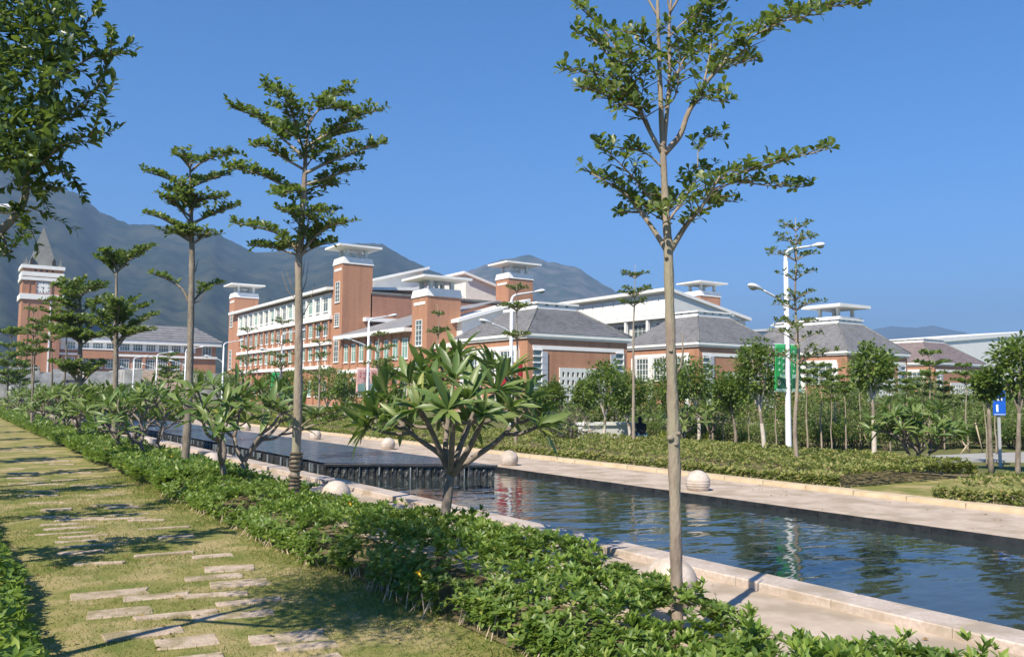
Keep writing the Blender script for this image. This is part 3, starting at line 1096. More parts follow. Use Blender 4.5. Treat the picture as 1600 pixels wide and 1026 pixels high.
MB().box(cx0 - 1.9, cx0 + 5.1, cy0 - 1.7, cy0 + 4.7, 14.3, 14.72).build('canopy', M_WHITE, p3)
pavilion('brick_pavilion', 'brick pavilion with mauve tiled roof, rightmost of the pavilions', 135.5, 150.5, 80.0, 96.0, 7.7, 11.4, 4.4, M_ROOFP)

# long brick teaching block along the street with its stair towers
B = thing('teaching_block', 'long four-storey brick teaching block with white bands and two canopied stair towers', 'building', (47.2, 119.2, 0))
BL = 50.8
MB().box(0, 33, 0, BL, -0.2, 16.6).build('wall', M_BRICK, B)
ev = MB()
ev.slab((-1.1, -0.2, 17.15), (16, -0.2, 18.3), (16, BL + 0.4, 18.3), (-1.1, BL + 0.4, 17.15), 0.42)
ev.build('roof', M_WHITE, B)
MB().box(-0.12, 0.02, 0.3, BL - 4, 12.9, 16.4).build('upper_wall_strip', M_PANEL, B)
for z in (5.3, 8.8, 12.5):
    MB().box(-0.5, 0.02, -0.1, BL - 3.8, z, z + 0.50).build('floor_band', M_WHITE, B)
nbay = 15
bw = (BL - 5.0) / nbay
for i in range(nbay):
    yc = 0.8 + bw * (i + 0.5)
    for z, h, pn in ((1.2, 2.4, M_GLASS), (6.7, 1.9, M_CURT), (10.15, 2.0, M_GLASS), (13.75, 2.2, M_GLASS)):
        window(B, -0.12 if z > 13 else 0.0, yc, z, bw * 0.60, h, '-x', 2, 2, pn if (i * 7 + int(z)) % 3 else M_CURT)
for i in range(nbay + 1):
    yc = 0.8 + bw * i
    for z0_, z1_ in ((0, 5.3), (5.8, 8.8), (9.3, 12.5)):
        MB().box(-0.28, 0.02, yc - 0.28, yc + 0.28, z0_ + 0.002, z1_ - 0.002).build('brick_pier', M_BRICK, B)
tr = MB()
for i in range(nbay):
    yc = 0.8 + bw * (i + 0.5)
    for z in (5.85, 9.35):
        tr.box(-0.10, 0.0, yc - 0.07, yc + 0.07, z, z + 0.75)
    tr.box(-0.42, -0.12, yc + bw / 2 - 0.25, yc + bw / 2 + 0.25, 13.0, 16.2)
tr.build('trim_strips', M_WHITE, B, kind='stuff')
# gable wall towards the viewer
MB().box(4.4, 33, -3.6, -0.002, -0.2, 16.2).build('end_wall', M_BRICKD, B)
MB().box(4.4, 33.2, -3.75, 0.0, 16.2, 16.55).build('end_ledge', M_SLATE, B)
MB().box(3.2, 14.0, -4.7, -3.62, 12.1, 12.65).build('canopy_beam', M_WHITE, B)
tw = stair_tower(B, 0.0, 4.6, -3.6, 0.0, -0.2, 20.3)
for z, h in ((6.2, 3.8), (11.3, 1.9), (14.8, 3.0)):
    tall_window(tw, 0.0, -1.8, z, 1.7, h)
tw = stair_tower(B, 0.0, 4.6, BL, BL + 3.8, -0.2, 20.3)
for z, h in ((6.2, 3.8), (14.5, 3.2)):
    tall_window(tw, 0.0, BL + 1.9, z, 1.7, h)
stair_tower(B, 28.4, 33.2, -3.4, 0.4, -0.2, 20.5)
# two white roof halls with slopes away from the middle
g = MB()
def mono(b, xl, zl, xr, zr, ya, yb, zbot):
    v = [(xl, ya, zbot), (xr, ya, zbot), (xr, yb, zbot), (xl, yb, zbot), (xl, ya, zl), (xr, ya, zr), (xr, yb, zr), (xl, yb, zl)]
    b.add(v, [(0, 3, 2, 1), (4, 5, 6, 7), (0, 1, 5, 4), (1, 2, 6, 5), (2, 3, 7, 6), (3, 0, 4, 7)], False)
mono(g, 9.6, 19.6, 18.2, 22.0, 6.8, 40, 16.4)
g.build('roof_hall', M_PANEL, B)
g = MB()
mono(g, 26.4, 21.8, 34.6, 19.6, 6.8, 40, 16.4)
g.build('roof_hall', M_PANEL, B)
g = MB()
g.slab((8.6, 6.0, 19.75), (19.0, 6.0, 22.65), (19.0, 41, 22.65), (8.6, 41, 19.75), 0.42)
g.build('hall_roof', M_WHITE, B)
g = MB()
g.slab((25.6, 6.0, 22.5), (35.6, 6.0, 19.75), (35.6, 41, 19.75), (25.6, 41, 22.5), 0.42)
g.build('hall_roof', M_WHITE, B)
for k in range(5):
    MB().box(26.2, 26.398, 7.2 + k * 3.2, 7.6 + k * 3.2, 18.0, 21.7).build('hall_post', M_WHITE, B)
rl = MB()
for k in range(3):
    rl.box(18.3, 26.3, 7.0, 7.08, 17.2 + 0.45 * k, 17.28 + 0.45 * k)
rl.build('roof_railing', M_STEEL, B, kind='stuff')

# two-storey wing in front of it, with the lower canopied tower
Wg = thing('brick_wing', 'two-storey brick wing with tall green curtained windows and a low canopied tower', 'building', (47.0, 89.3, 0))
MB().box(0, 13, 4.0, 26.2, -0.2, 9.2).build('wall', M_BRICK, Wg)
rb = MB()
rb.slab((-1.0, 3.9, 9.75), (12.5, 3.9, 13.9), (12.5, 26.2, 13.9), (-1.0, 26.2, 9.75), 0.10)
rb.build('roof', M_ROOF, Wg)
MB().box(-1.08, -0.002, 3.88, 26.25, 9.22, 9.7).build('eave', M_WHITE, Wg)
MB().box(-0.3, 0.02, 4.0, 26.2, 4.5, 5.0).build('floor_band', M_WHITE, Wg)
for i in range(8):
    yc = 5.6 + i * 2.6
    window(Wg, 0.0, yc, 6.0, 1.55, 2.5, '-x', 2, 2, M_CURT)
    window(Wg, 0.0, yc, 1.4, 1.55, 2.5, '-x', 2, 2, M_GLASS)
    MB().box(-0.25, 0.02, yc + 1.05, yc + 1.55, 0.0, 4.498).build('brick_pier', M_BRICK, Wg)
    MB().box(-0.25, 0.02, yc + 1.05, yc + 1.55, 5.002, 9.2).build('brick_pier', M_BRICK, Wg)
t3 = stair_tower(Wg, 0.0, 4.5, 0.0, 3.9, -0.2, 13.2, capz=0.95, gap=0.95)
tall_window(t3, 0.0, 2.0, 7.4, 1.6, 3.1)
tall_window(t3, 0.0, 2.0, 3.2, 1.7, 2.7)
MB().box(2.4, 3.1, -0.03, 0.02, 6.7, 7.7).build('small_opening', M_DARK, t3)
# low link to the first pavilion: white parapet and a pale gable
MB().box(0.9, 12, -6.2, -0.002, -0.2, 7.0).build('link_wall', M_BRICK, Wg)
MB().box(0.7, 12.2, -6.25, 0.0, 7.0, 7.5).build('link_parapet', M_WHITE, Wg)
g = MB()
mono(g, 4.0, 10.3, 13.0, 13.0, -1.2, 3.8, 7.5)
g.build('gable_wall', M_PANEL, Wg)
g = MB()
g.slab((3.2, -1.8, 10.55), (13.4, -1.8, 13.6), (13.4, 3.8, 13.6), (3.2, 3.8, 10.55), 0.40)
g.build('gable_fascia', M_WHITE, Wg)

# white clerestory hall behind the second pavilion
H = thing('white_hall', 'white panelled hall with sloping roof rising behind the second brick pavilion', 'building', (82.0, 85.0, 0))
g = MB()
mono(g, 0, 15.8, 13.4, 13.0, 0, 24, 12.6)
g.build('upper_wall', M_PANEL, H)
MB().box(0.8, 13, 0.4, 24, -0.2, 12.598).build('wall', M_PANEL, H)
g = MB()
g.slab((-1.0, -0.35, 16.35), (15.2, -0.35, 13.1), (15.2, 25, 13.1), (-1.0, 25, 16.35), 0.42)
g.build('roof', M_WHITE, H)
for k in range(10):
    MB().box(-0.10, 0.0, 0.25 + 2.4 * k + 0.12, 0.25 + 2.4 * k + 2.28, 12.95, 15.5).build('wall_panel', M_WHITE, H)
MB().box(-0.16, 0.0, 0, 24, 12.35, 12.9).build('sill_beam', M_WHITE, H)
for k in range(6):
    MB().box(-0.05, 0.35, 0.3 + 4.6 * k, 0.7 + 4.6 * k, 0, 12.34).build('column', M_WHITE, H)
    if k < 5:
        window(H, 0.8, 2.8 + 4.6 * k, 9.3, 2.6, 2.6, '-x', 3, 2)
MB().box(1.5, 14.5, 0.2, 7.0, 9.0, 12.55).build('lower_wall', M_PANEL, H)
T5 = thing('stair_tower_block', 'short brick tower with white canopy standing behind the white hall roof', 'building', (115.5, 112.5, 0))
stair_tower(T5, 0, 5.2, 0, 4.2, -0.2, 20.2)
H3 = thing('white_hall', 'low white hall seen between the lamp post and the canopied pavilion roof', 'building', (113.5, 101, 0))
g = MB()
mono(g, 0, 12.6, 18, 14.0, 0, 20, -0.2)
g.build('wall', M_PANEL, H3)
MB().slab((-1.2, -0.3, 13.0), (19, -0.3, 14.6), (19, 21, 14.6), (-1.2, 21, 13.0), 0.4).build('roof', M_WHITE, H3)
H5 = thing('white_hall', 'big white-walled hall behind the blue sign at the right edge', 'building', (180, 105, 0))
g = MB()
mono(g, 0, 14.2, 50, 18.4, 0, 26, 6.5)
g.build('upper_wall', M_WHITE, H5)
MB().box(-0.3, 50, -0.3, 26, -0.2, 6.498).build('wall', M_BRICK, H5)
MB().slab((-1.5, -0.3, 14.7), (52, -0.3, 19.2), (52, 27, 19.2), (-1.5, 27, 14.7), 0.9).build('roof', M_WHITE, H5)
ar = MB()
pts = [(27 + 4.0 * math.cos(a), -0.6, 3.6 + 3.4 * math.sin(a)) for a in [math.pi * i / 10 for i in range(11)]]
ar.tube([(31, -0.6, 0)] + pts + [(23, -0.6, 0)], 0.4, 6).build('arch', M_WHITE, H5)

# terminal building with clock tower on a white terrace
L1 = thing('library_block', 'two-storey brick block with grey roof at the end of the street, below the hills', 'building', (18.7, 187, 5.8))
lw = 29.6
MB().box(0, lw, 0, 14, -1, 5.5).build('wall', M_BRICK, L1)
MB().box(-0.8, lw + 0.9, -1.0, 15, 5.5, 6.4).build('eave', M_WHITE, L1)
courses((-1.0, lw + 1.1, -1.2, 15.2, 6.42), (4, lw - 3.2, 6.2, 7.8, 9.9), 12).build('roof', [M_ROOF, M_ROOF_SHADE], L1)
MB().box(-0.2, lw + 0.2, -0.5, 0.02, 2.9, 3.35).build('floor_band', M_WHITE, L1)
MB().box(0.2, lw - 4.2, -0.15, 0.02, 4.0, 5.49).build('upper_wall_strip', M_WHITE, L1)
for i in range(10):
    xc = 1.9 + i * 2.45
    window(L1, xc, -0.15, 4.05, 1.9, 1.40, '-y', 4, 2)
    window(L1, xc, 0.0, 0.5, 1.9, 2.0, '-y', 4, 2)
window(L1, lw - 1.9, 0.0, 3.6, 1.9, 1.8, '-y', 3, 4)
for i in range(5):
    MB().box(0.4 + i * 4.9, 0.95 + i * 4.9, -0.45, 0.02, -1, 2.9).build('brick_pier', M_BRICK, L1)
bal = MB()
bal.box(3.5, 9.2, -2.6, -0.52, 2.3, 4.0)
bal.build('balcony', M_BRICK, L1)
MB().box(3.4, 9.3, -2.72, -0.52, 4.0, 4.25).build('balcony_rail', M_WHITE, L1)

CT = thing('clock_tower', 'tall brick clock tower with white bands and grey pointed spire', 'tower', (11.9, 185, 0))
w = 6.65
MB().box(0, w, 0, w, 4, 25.0).build('shaft', M_BRICK, CT)
for z0_, z1_, o_ in ((24.75, 25.4, 0.35), (23.3, 24.1, 0.25), (22.5, 23.1, 0.35), (18.9, 19.9, 0.35)):
    MB().box(-o_, w + o_, -o_, w + o_, z0_, z1_).build('white_band', M_WHITE, CT)
for k in range(4):
    MB().box(1.9 + k * 0.95, 2.25 + k * 0.95, -0.03, 0.02, 24.25, 24.6).build('vent_hole', M_DARK, CT)
MB().box(1.05, 1.2, -0.12, 0.02, 5, 22.4).build('corner_groove', M_BRICKD, CT)
MB().box(4.7, 4.95, -0.14, 0.02, 5, 18.9).build('white_strip', M_WHITE, CT)
MB().box(5.6, w + 0.02, -0.3, 0.02, 5, 18.9).build('corner_pier', M_BRICKD, CT)
sp = MB()
c = w / 2
v = [(0.9, 0.9, 25.4), (w - 0.9, 0.9, 25.4), (w - 0.9, w - 0.9, 25.4), (0.9, w - 0.9, 25.4), (c, c, 33.4)]
sp.add(v, [(0, 1, 4), (1, 2, 4), (2, 3, 4), (3, 0, 4)], False)
spo = sp.build('spire', M_SLATE, CT)
for ax in (0.45, w - 0.45):
    for ay in (0.45, w - 0.45):
        q = MB()
        q.add([(ax - 0.28, ay - 0.28, 25.4), (ax + 0.28, ay - 0.28, 25.4), (ax + 0.28, ay + 0.28, 25.4), (ax - 0.28, ay + 0.28, 25.4), (ax, ay, 27.2)], [(0, 1, 4), (1, 2, 4), (2, 3, 4), (3, 0, 4)], False)
        q.build('pinnacle', M_SLATE, CT)
for ax in (1.45, 5.15):
    dm = MB()
    dm.box(ax - 0.3, ax + 0.3, 0.55, 1.3, 25.4, 26.5)
    dm.add([(ax - 0.3, 0.55, 26.5), (ax + 0.3, 0.55, 26.5), (ax, 0.55, 27.1), (ax, 1.6, 27.1)], [(0, 1, 2), (1, 3, 2), (3, 0, 2)], False)
    dm.build('dormer', M_DARK, CT)
CZ, CXX = 21.2, 3.5
fr = MB()
for x0_, x1_, z0_, z1_ in ((-1.4, 1.4, 1.15, 1.4), (-1.4, 1.4, -1.4, -1.15), (-1.4, -1.15, -1.15, 1.15), (1.15, 1.4, -1.15, 1.15)):
    fr.box(CXX + x0_, CXX + x1_, -0.22, 0.02, CZ + z0_, CZ + z1_)
cf = fr.build('clock_frame', M_BRICKD, CT)
MB().box(CXX - 1.148, CXX + 1.148, -0.10, 0.0, CZ - 1.148, CZ + 1.148).build('dial_plate', M_QUOIN, cf)
d_ = MB()
ring = [(CXX + 1.08 * math.cos(a), -0.13, CZ + 1.08 * math.sin(a)) for a in [2 * math.pi * i / 32 for i in range(32)]]
ringb = [(p[0], -0.10, p[2]) for p in ring]
d_.add(ring + ringb, [tuple(range(31, -1, -1))] + [(i, (i + 1) % 32, 32 + (i + 1) % 32, 32 + i) for i in range(32)], False)
d_.build('dial', M_WHITE, cf)
hm = MB()
for h_ in range(12):
    a = 2 * math.pi * h_ / 12
    r0_, r1_, ww = (0.72, 1.04, 0.085) if h_ % 3 == 0 else (0.86, 1.02, 0.06)
    u, wv = Vector((math.sin(a), 0, math.cos(a))), Vector((math.cos(a), 0, -math.sin(a)))
    o_ = Vector((CXX, -0.14, CZ))
    hm.quad(o_ + u * r0_ - wv * ww, o_ + u * r0_ + wv * ww, o_ + u * r1_ + wv * ww, o_ + u * r1_ - wv * ww)
hm.build('hour_marks', M_DARK, cf, kind='stuff')
for a, ln_, ww in ((R(285), 0.50, 0.07), (R(190), 0.82, 0.045)):
    u, wv = Vector((math.sin(a), 0, math.cos(a))), Vector((math.cos(a), 0, -math.sin(a)))
    o_ = Vector((CXX, -0.155, CZ))
    MB().quad(o_ - u * 0.15 - wv * ww, o_ - u * 0.15 + wv * ww, o_ + u * ln_ + wv * ww * 0.5, o_ + u * ln_ - wv * ww * 0.5).build('clock_hand', M_DARK, cf)

# stepped white terrace in front of the library
TE = thing('terrace_wall', 'stepped white terrace walls and stairs below the clock tower', 'terrace', (8, 140, 0))
MB().box(0, 42, 30, 46, -0.3, 5.0).build('retaining_wall', M_TERR, TE)
for k in range(6):
    MB().box(1.5 + k * 6.8, 6.2 + k * 6.8, 29.7, 30.2, 4.2 - 0.5 * (k % 2), 5.9 - 0.35 * (k % 3)).build('parapet', M_TERR, TE)
    MB().box(2.6 + k * 6.8, 3.9 + k * 6.8, 29.66, 29.69, 2.4, 3.7).build('wall_opening', M_DARK, TE)
MB().box(2.5, 9.5, 22, 29.9, -0.3, 4.6).build('retaining_wall', M_TERR, TE)
MB().box(12.0, 16.5, 20, 29.9, -0.3, 5.1).build('retaining_wall', M_TERR, TE)
MB().box(17.2, 20.0, 14, 29.9, -0.3, 5.4).build('planter_wall', M_TERR, TE)
MB().box(29, 32.5, 14, 29.9, -0.3, 5.0).build('planter_wall', M_TERR, TE)
MB().box(4.0, 12.0, 12, 19.9, -0.3, 3.0).build('retaining_wall', M_TERR, TE)
MB().box(0.5, 3.8, 4, 12, -0.3, 2.6).build('planter_wall', M_TERR, TE)
MB().box(33, 40, 18, 29.9, -0.3, 3.6).build('retaining_wall', M_TERR, TE)
for k in range(18):
    MB().box(20.1, 28.9, 14 + k * 0.88, 29.9, 2.2 + k * 0.20 - 0.2, 2.2 + k * 0.20).build('step', M_PAVE, TE)
MB().box(20.1, 28.9, 14.0, 29.9, -0.3, 1.99).build('stair_base', M_PAVE, TE)
lowwall = thing('planter_wall_block', 'low pale grey wall behind the whitewashed trunks, left of the crouching person', 'wall', gp(945, 690))
lowwall.rotation_euler = (0, 0, -YAW * 0.3)
MB().box(-1.0, 1.15, -0.25, 0.25, -0.1, 0.62).build('wall_body', M_PANEL, lowwall)
MB().box(-1.05, 1.2, -0.32, 0.32, 0.62, 0.72).build('wall_coping', M_WHITE, lowwall)

# ------------------------------------------------------------------ trees with tiered branches
def foliate(pts, lf, tw_len, tw_gap, ros_gap, C, A, tw, up=0.25, droop=0.0, rt=0.004):
    """twigs to both sides of a limb, with leaf whorls standing along them"""
    pts = [Vector(p) for p in pts]
    seg = [(pts[i + 1] - pts[i]).length for i in range(len(pts) - 1)]
    tot = sum(seg)
    s = lf * tot
    side = 1
    while s < tot:
        acc, i = 0.0, 0
        while i < len(seg) - 1 and acc + seg[i] < s:
            acc += seg[i]
            i += 1
        d = (pts[i + 1] - pts[i]).normalized()
        p = pts[i] + d * (s - acc)
        u = (s / tot - lf) / max(1e-6, 1 - lf)
        h = d.cross(Vector((0, 0, 1)))
        h = h.normalized() if h.length > 1e-3 else Vector((1, 0, 0))
        L = tw_len * random.uniform(0.45, 1.0) * (1.0 - 0.55 * u) * (0.55 + 0.45 * min(1, u * 5 + 0.3))
        q = (h * side * random.uniform(0.6, 1.0) + d * random.uniform(0.2, 0.8) + Vector((0, 0, random.uniform(-0.1, 1) * up - droop))).normalized()
        e = p + q * L
        if tw is not None:
            tw.tube([p, p + q * L * 0.5 + Vector((0, 0, 0.02 * L)), e], [rt * 1.5, rt, rt * 0.5], 4, False)
        k = max(1, int(L / ros_gap))
        for j in range(k):
            t = (j + random.uniform(0.5, 1.0)) / k
            c = p + q * L * t + Vector((random.gauss(0, 0.015), random.gauss(0, 0.015), 0.01))
            C.append(c)
            A.append(Vector((random.gauss(0, 0.25), random.gauss(0, 0.25), 1.0)) + q * 0.35)
        if random.random() < 0.6:
            C.append(p + Vector((0, 0, 0.015)))
            A.append(Vector((random.gauss(0, 0.3), random.gauss(0, 0.3), 1.0)))
        s += tw_gap * random.uniform(0.6, 1.4)
        side = -side
    C.append(pts[-1])
    A.append((pts[-1] - pts[-2]).normalized() + Vector((0, 0, 0.8)))


def px_tree(name, label, cat, base, trunk_px, rads, branches, leaf, mat, bark, tw_len, tw_gap, ros_gap, nleaf=7, extra=0, seed=1, tmpl=None, group=None, twigs=True, per_branch=True, lean=0.0, tilt=(0.45, 1.35), extra_to=99):
    """a tree whose trunk and limbs are set out on the upright plane through its foot, limbs swung in depth by their own offset"""
    random.seed(seed)
    base = Vector(base)
    t = thing(name, label, cat, base, group)
    tp = [wp(px, py, base) - base for px, py in trunk_px]
    tp[0] = Vector((0, 0, -0.05))
    tl = smooth_line(tp, 5)
    rr_ = np.interp(np.linspace(0, 1, len(tl)), np.linspace(0, 1, len(rads)), rads)
    b = MB()
    b.tube(tl, [r_ * (1 + 0.07 * math.sin(i * 2.1) + 0.05 * random.uniform(-1, 1)) for i, r_ in enumerate(rr_)], 10)
    trunk = b.build('trunk', bark, t)
    C, A = [], []
    tw = MB()
    lim = MB()
    for br in branches:
        pts_px, r0, r1, lf, dep = br[:5]
        n = len(pts_px)
        ps = []
        for i, q in enumerate(pts_px):
            o = dep * (i / (n - 1)) ** 1.2
            ps.append(wp(q[0], q[1], base, o) - base)
        sl = smooth_line(ps, 5)
        if per_branch:
            MB().tube(sl, rline(r0, r1, len(sl)), 7).build('branch', bark, t)
        else:
            lim.tube(sl, rline(r0, r1, len(sl)), 5)
        foliate(sl, lf, tw_len * (br[5] if len(br) > 5 else 1), tw_gap, ros_gap, C, A, tw)
    for k in range(extra):
        br = branches[random.randrange(min(extra_to, len(branches)))]
        sq = br[0][0]
        tip = br[0][-1]
        p0 = wp(sq[0], sq[1], base) - base
        ln_ = (wp(tip[0], tip[1], base) - base - p0).length
        az = random.choice((0, math.pi)) + random.uniform(-0.7, 0.7)
        dv = (FWD * math.cos(az) + RGT * math.sin(az))
        pz = (wp(tip[0], tip[1], base) - base).z
        e = p0 + dv * ln_ * random.uniform(0.5, 0.8)
        e.z = pz + random.uniform(-0.1, 0.1) * ln_
        m_ = p0.lerp(e, 0.5)
        m_.z = lerp(p0.z, e.z, 0.65)
        sl = smooth_line([p0, m_, e], 4)
        (lim if not per_branch else tw).tube(sl, rline(br[1] * 0.7, br[2] * 0.7, len(sl)), 5, False)
        foliate(sl, 0.35, tw_len, tw_gap, ros_gap, C, A, tw)
    if not per_branch and lim.v:
        lim.build('limbs', bark, t, kind='stuff')
    if twigs and tw.v:
        tw.build('twigs', M_TWIG, t, kind='stuff')
    P, D, U, S = rosettes(C, A, nleaf, leaf, tilt)
    cloud_obj('crown', P, D, U, S, tmpl or leaf4(0.52, 0.66, 0.06, 0.05), mat, t, kind='stuff')
    return t


ROW_X = 4.1
NG = 'young tiered trees along the pool hedge'
b1 = gp(1058, 1003)
px_tree('terminalia_tree', 'nearest slim pale-trunked tree, its open crown rising past the top of the picture', 'tree', b1,
        [(1058, 1003), (1057, 900), (1055, 800), (1053, 690), (1050, 600), (1047, 500), (1044, 390), (1041, 340), (1036, 240), (1032, 150), (1029, 60), (1026, -40), (1022, -140)],
        [0.046, 0.044, 0.042, 0.044, 0.039, 0.036, 0.034, 0.027, 0.022, 0.018, 0.014, 0.010, 0.005],
        [([(1047, 392), (1072, 352), (1100, 318), (1125, 275)], 0.024, 0.006, 0.30, -0.25),
         ([(1100, 318), (1125, 282), (1190, 262), (1245, 246), (1298, 232)], 0.010, 0.003, 0.10, 0.1, 0.8),
         ([(1110, 300), (1150, 285), (1200, 290), (1256, 292)], 0.008, 0.003, 0.2, 0.25, 0.7),
         ([(1042, 392), (1016, 352), (985, 312), (960, 292), (915, 266)], 0.022, 0.004, 0.42, 0.15),
         ([(1030, 330), (1000, 290), (975, 262), (940, 228)], 0.010, 0.003, 0.3, -0.2, 0.8),
         ([(1044, 345), (1066, 315), (1085, 285), (1100, 262)], 0.010, 0.004, 0.15, 0.3),
         ([(1042, 330), (1030, 305), (1010, 330), (968, 332)], 0.008, 0.003, 0.2, 0.2, 0.7),
         ([(1035, 262), (1010, 240), (975, 232), (935, 225)], 0.009, 0.003, 0.3, -0.1, 0.7),
         ([(1090, 262), (1092, 232), (1105, 215), (1130, 218)], 0.005, 0.002, 0.3, 0.1, 0.6),
         ([(1038, 240), (1062, 212), (1076, 175), (1102, 132), (1122, 108), (1150, 72)], 0.024, 0.009, 0.72, -0.1),
         ([(1120, 110), (1150, 72), (1185, 45), (1260, 18), (1352, 4)], 0.010, 0.003, 0.25, 0.05, 0.8),
         ([(1130, 100), (1160, 85), (1172, 60), (1230, 32), (1280, 22)], 0.007, 0.003, 0.2, -0.35, 0.8),
         ([(1072, 180), (1100, 150), (1115, 158), (1140, 156)], 0.006, 0.003, 0.4, -0.2, 0.6),
         ([(1098, 138), (1108, 90), (1112, 45), (1104, 5)], 0.009, 0.003, 0.2, 0.2),
         ([(1098, 130), (1125, 110), (1160, 98), (1180, 95)], 0.006, 0.003, 0.2, 0.35, 0.7),
         ([(1033, 238), (1010, 195), (990, 150), (960, 100), (930, 65), (900, 50)], 0.018, 0.003, 0.35, 0.1),
         ([(990, 150), (960, 130), (925, 112), (878, 108)], 0.008, 0.003, 0.1, -0.2, 0.8),
         ([(1000, 172), (965, 150), (935, 142), (910, 140)], 0.007, 0.003, 0.2, 0.25, 0.8),
         ([(985, 140), (970, 95), (950, 55), (902, 8)], 0.009, 0.003, 0.25, 0.35),
         ([(1005, 185), (975, 165), (950, 150), (905, 132)], 0.006, 0.002, 0.3, -0.35, 0.7),
         ([(1018, 205), (1000, 175), (985, 160), (965, 172)], 0.006, 0.003, 0.3, -0.3, 0.7),
         ([(1037, 235), (1046, 120), (1046, 30), (1056, -60), (1060, -120)], 0.017, 0.004, 0.9, 0.05),
         ([(1043, 160), (1060, 110), (1080, 70), (1095, 35)], 0.008, 0.003, 0.25, 0.3),
         ([(1034, 170), (1055, 150), (1062, 95), (1058, 55)], 0.007, 0.003, 0.3, -0.3),
         ([(1032, 120), (1015, 95), (1005, 60), (990, 45)], 0.006, 0.003, 0.3, -0.25),
         ([(1030, 30), (1000, -20), (960, -60), (910, -75)], 0.010, 0.003, 0.3, 0.1),
         ([(1047, 20), (1085, -40), (1140, -75), (1210, -90)], 0.010, 0.003, 0.3, -0.1),
         ([(1044, 60), (1075, 30), (1120, 12), (1150, -8)], 0.007, 0.003, 0.3, 0.25)],
        0.072, M_TERM, M_BARK, 0.33, 0.048, 0.078, 6, 9, 11, leaf_ob(0.50), NG, tilt=(0.3, 1.75))
rt_ = bpy.data.objects['terminalia_tree']
kn = MB()
for (px_, py_, s_) in ((1048, 684, 0.026), (1060, 677, 0.020), (1056, 694, 0.018), (1048, 548, 0.016), (1041, 402, 0.015)):
    c_ = wp(px_, py_, b1, -0.035) - b1
    kn.lathe([(s_ * 0.3, -s_ * 0.8), (s_ * 0.9, -s_ * 0.4), (s_, 0), (s_ * 0.8, s_ * 0.5), (s_ * 0.3, s_ * 0.8)], 8, c_)
kn.build('branch_scars', M_BARKG, rt_, kind='stuff')
sn = wp(1066, 560, b1) - b1
MB().tube([wp(1052, 590, b1) - b1, wp(1064, 572, b1) - b1, wp(1067, 552, b1) - b1, wp(1066, 520, b1) - b1], [0.012, 0.009, 0.006, 0.004], 6).build('dead_twig', M_BARKG, rt_)

b2 = col_pt(462, x=ROW_X)
T2B = [
    ([(467, 395), (450, 374), (420, 360), (366, 349)], 0.028, 0.006, 0.25, 0.1),
    ([(469, 402), (490, 372), (515, 352), (538, 348)], 0.022, 0.006, 0.3, -0.2),
    ([(467, 400), (445, 392), (420, 386), (395, 385)], 0.016, 0.005, 0.3, 0.5, 0.7),
    ([(469, 400), (488, 388), (505, 382), (520, 380)], 0.014, 0.005, 0.3, 0.5, 0.7),
    ([(472, 345), (492, 330), (505, 332), (520, 330)], 0.010, 0.004, 0.3, 0.4, 0.6),
    ([(470, 360), (462, 340), (452, 332), (445, 328)], 0.010, 0.004, 0.2, -0.5, 0.6),
    ([(474, 300), (445, 290), (405, 272), (357, 262)], 0.03, 0.006, 0.22, 0.1),
    ([(474, 290), (510, 278), (540, 268), (563, 265)], 0.02, 0.006, 0.25, 0.2),
    ([(474, 296), (458, 298), (446, 300), (436, 304)], 0.014, 0.004, 0.2, -0.5, 0.8),
    ([(475, 272), (520, 250), (560, 235), (598, 224)], 0.026, 0.005, 0.2, -0.2),
    ([(475, 265), (440, 245), (420, 230), (404, 228)], 0.02, 0.005, 0.25, -0.4),
    ([(477, 248), (440, 215), (405, 185), (363, 169)], 0.024, 0.004, 0.3, 0.1),
    ([(478, 230), (520, 205), (560, 182), (597, 172)], 0.024, 0.004, 0.25, 0.1),
    ([(478, 240), (500, 222), (530, 210), (555, 205)], 0.018, 0.004, 0.25, 0.6),
    ([(478, 235), (460, 212), (445, 200), (430, 192)], 0.018, 0.004, 0.25, 0.6),
    ([(481, 200), (468, 175), (445, 150), (419, 137)], 0.016, 0.004, 0.3, -0.1),
    ([(483, 195), (500, 168), (520, 152), (546, 144)], 0.014, 0.004, 0.3, 0.2),
    ([(482, 190), (500, 172), (525, 168), (548, 172)], 0.012, 0.004, 0.3, -0.5),
    ([(466, 655), (452, 648), (430, 640), (402, 628)], 0.02, 0.006, 0.25, -0.3, 0.9),
    ([(468, 672), (490, 664), (525, 655), (560, 646)], 0.02, 0.006, 0.3, 0.3, 0.9),
    ([(468, 668), (485, 655), (505, 648), (535, 640)], 0.014, 0.005, 0.3, -0.5, 0.8)]
px_tree('terminalia_tree', 'tall tiered tree with rope round its trunk, left of the big frangipani', 'tree', b2,
        [(462, 810), (463, 700), (466, 600), (467, 500), (467, 395), (472, 340), (475, 290), (478, 235), (482, 190), (484, 165)],
        [0.075, 0.068, 0.060, 0.056, 0.050, 0.044, 0.038, 0.026, 0.014, 0.006], T2B,
        0.092, M_TERM, M_BARK, 0.46, 0.048, 0.082, 7, 12, 12, leaf_ob(0.52), NG, tilt=(0.3, 1.6), extra_to=12)
rp = MB()
for k in range(11):
    z_ = 0.30 + k * 0.052 + (0.05 if k > 5 else 0)
    ring = [Vector((0.078 * math.cos(a) + 0.004, 0.078 * math.sin(a), z_ + 0.012 * math.sin(a + k))) + (wp(463, 700, b2) - b2) * 0.0 for a in [2 * math.pi * i / 12 for i in range(13)]]
    off = (wp(463, 700, b2) - b2)
    ring = [p + Vector((off.x, off.y, 0)) * (z_ / max(0.1, off.z)) for p in ring]
    rp.tube(ring, 0.017, 5)
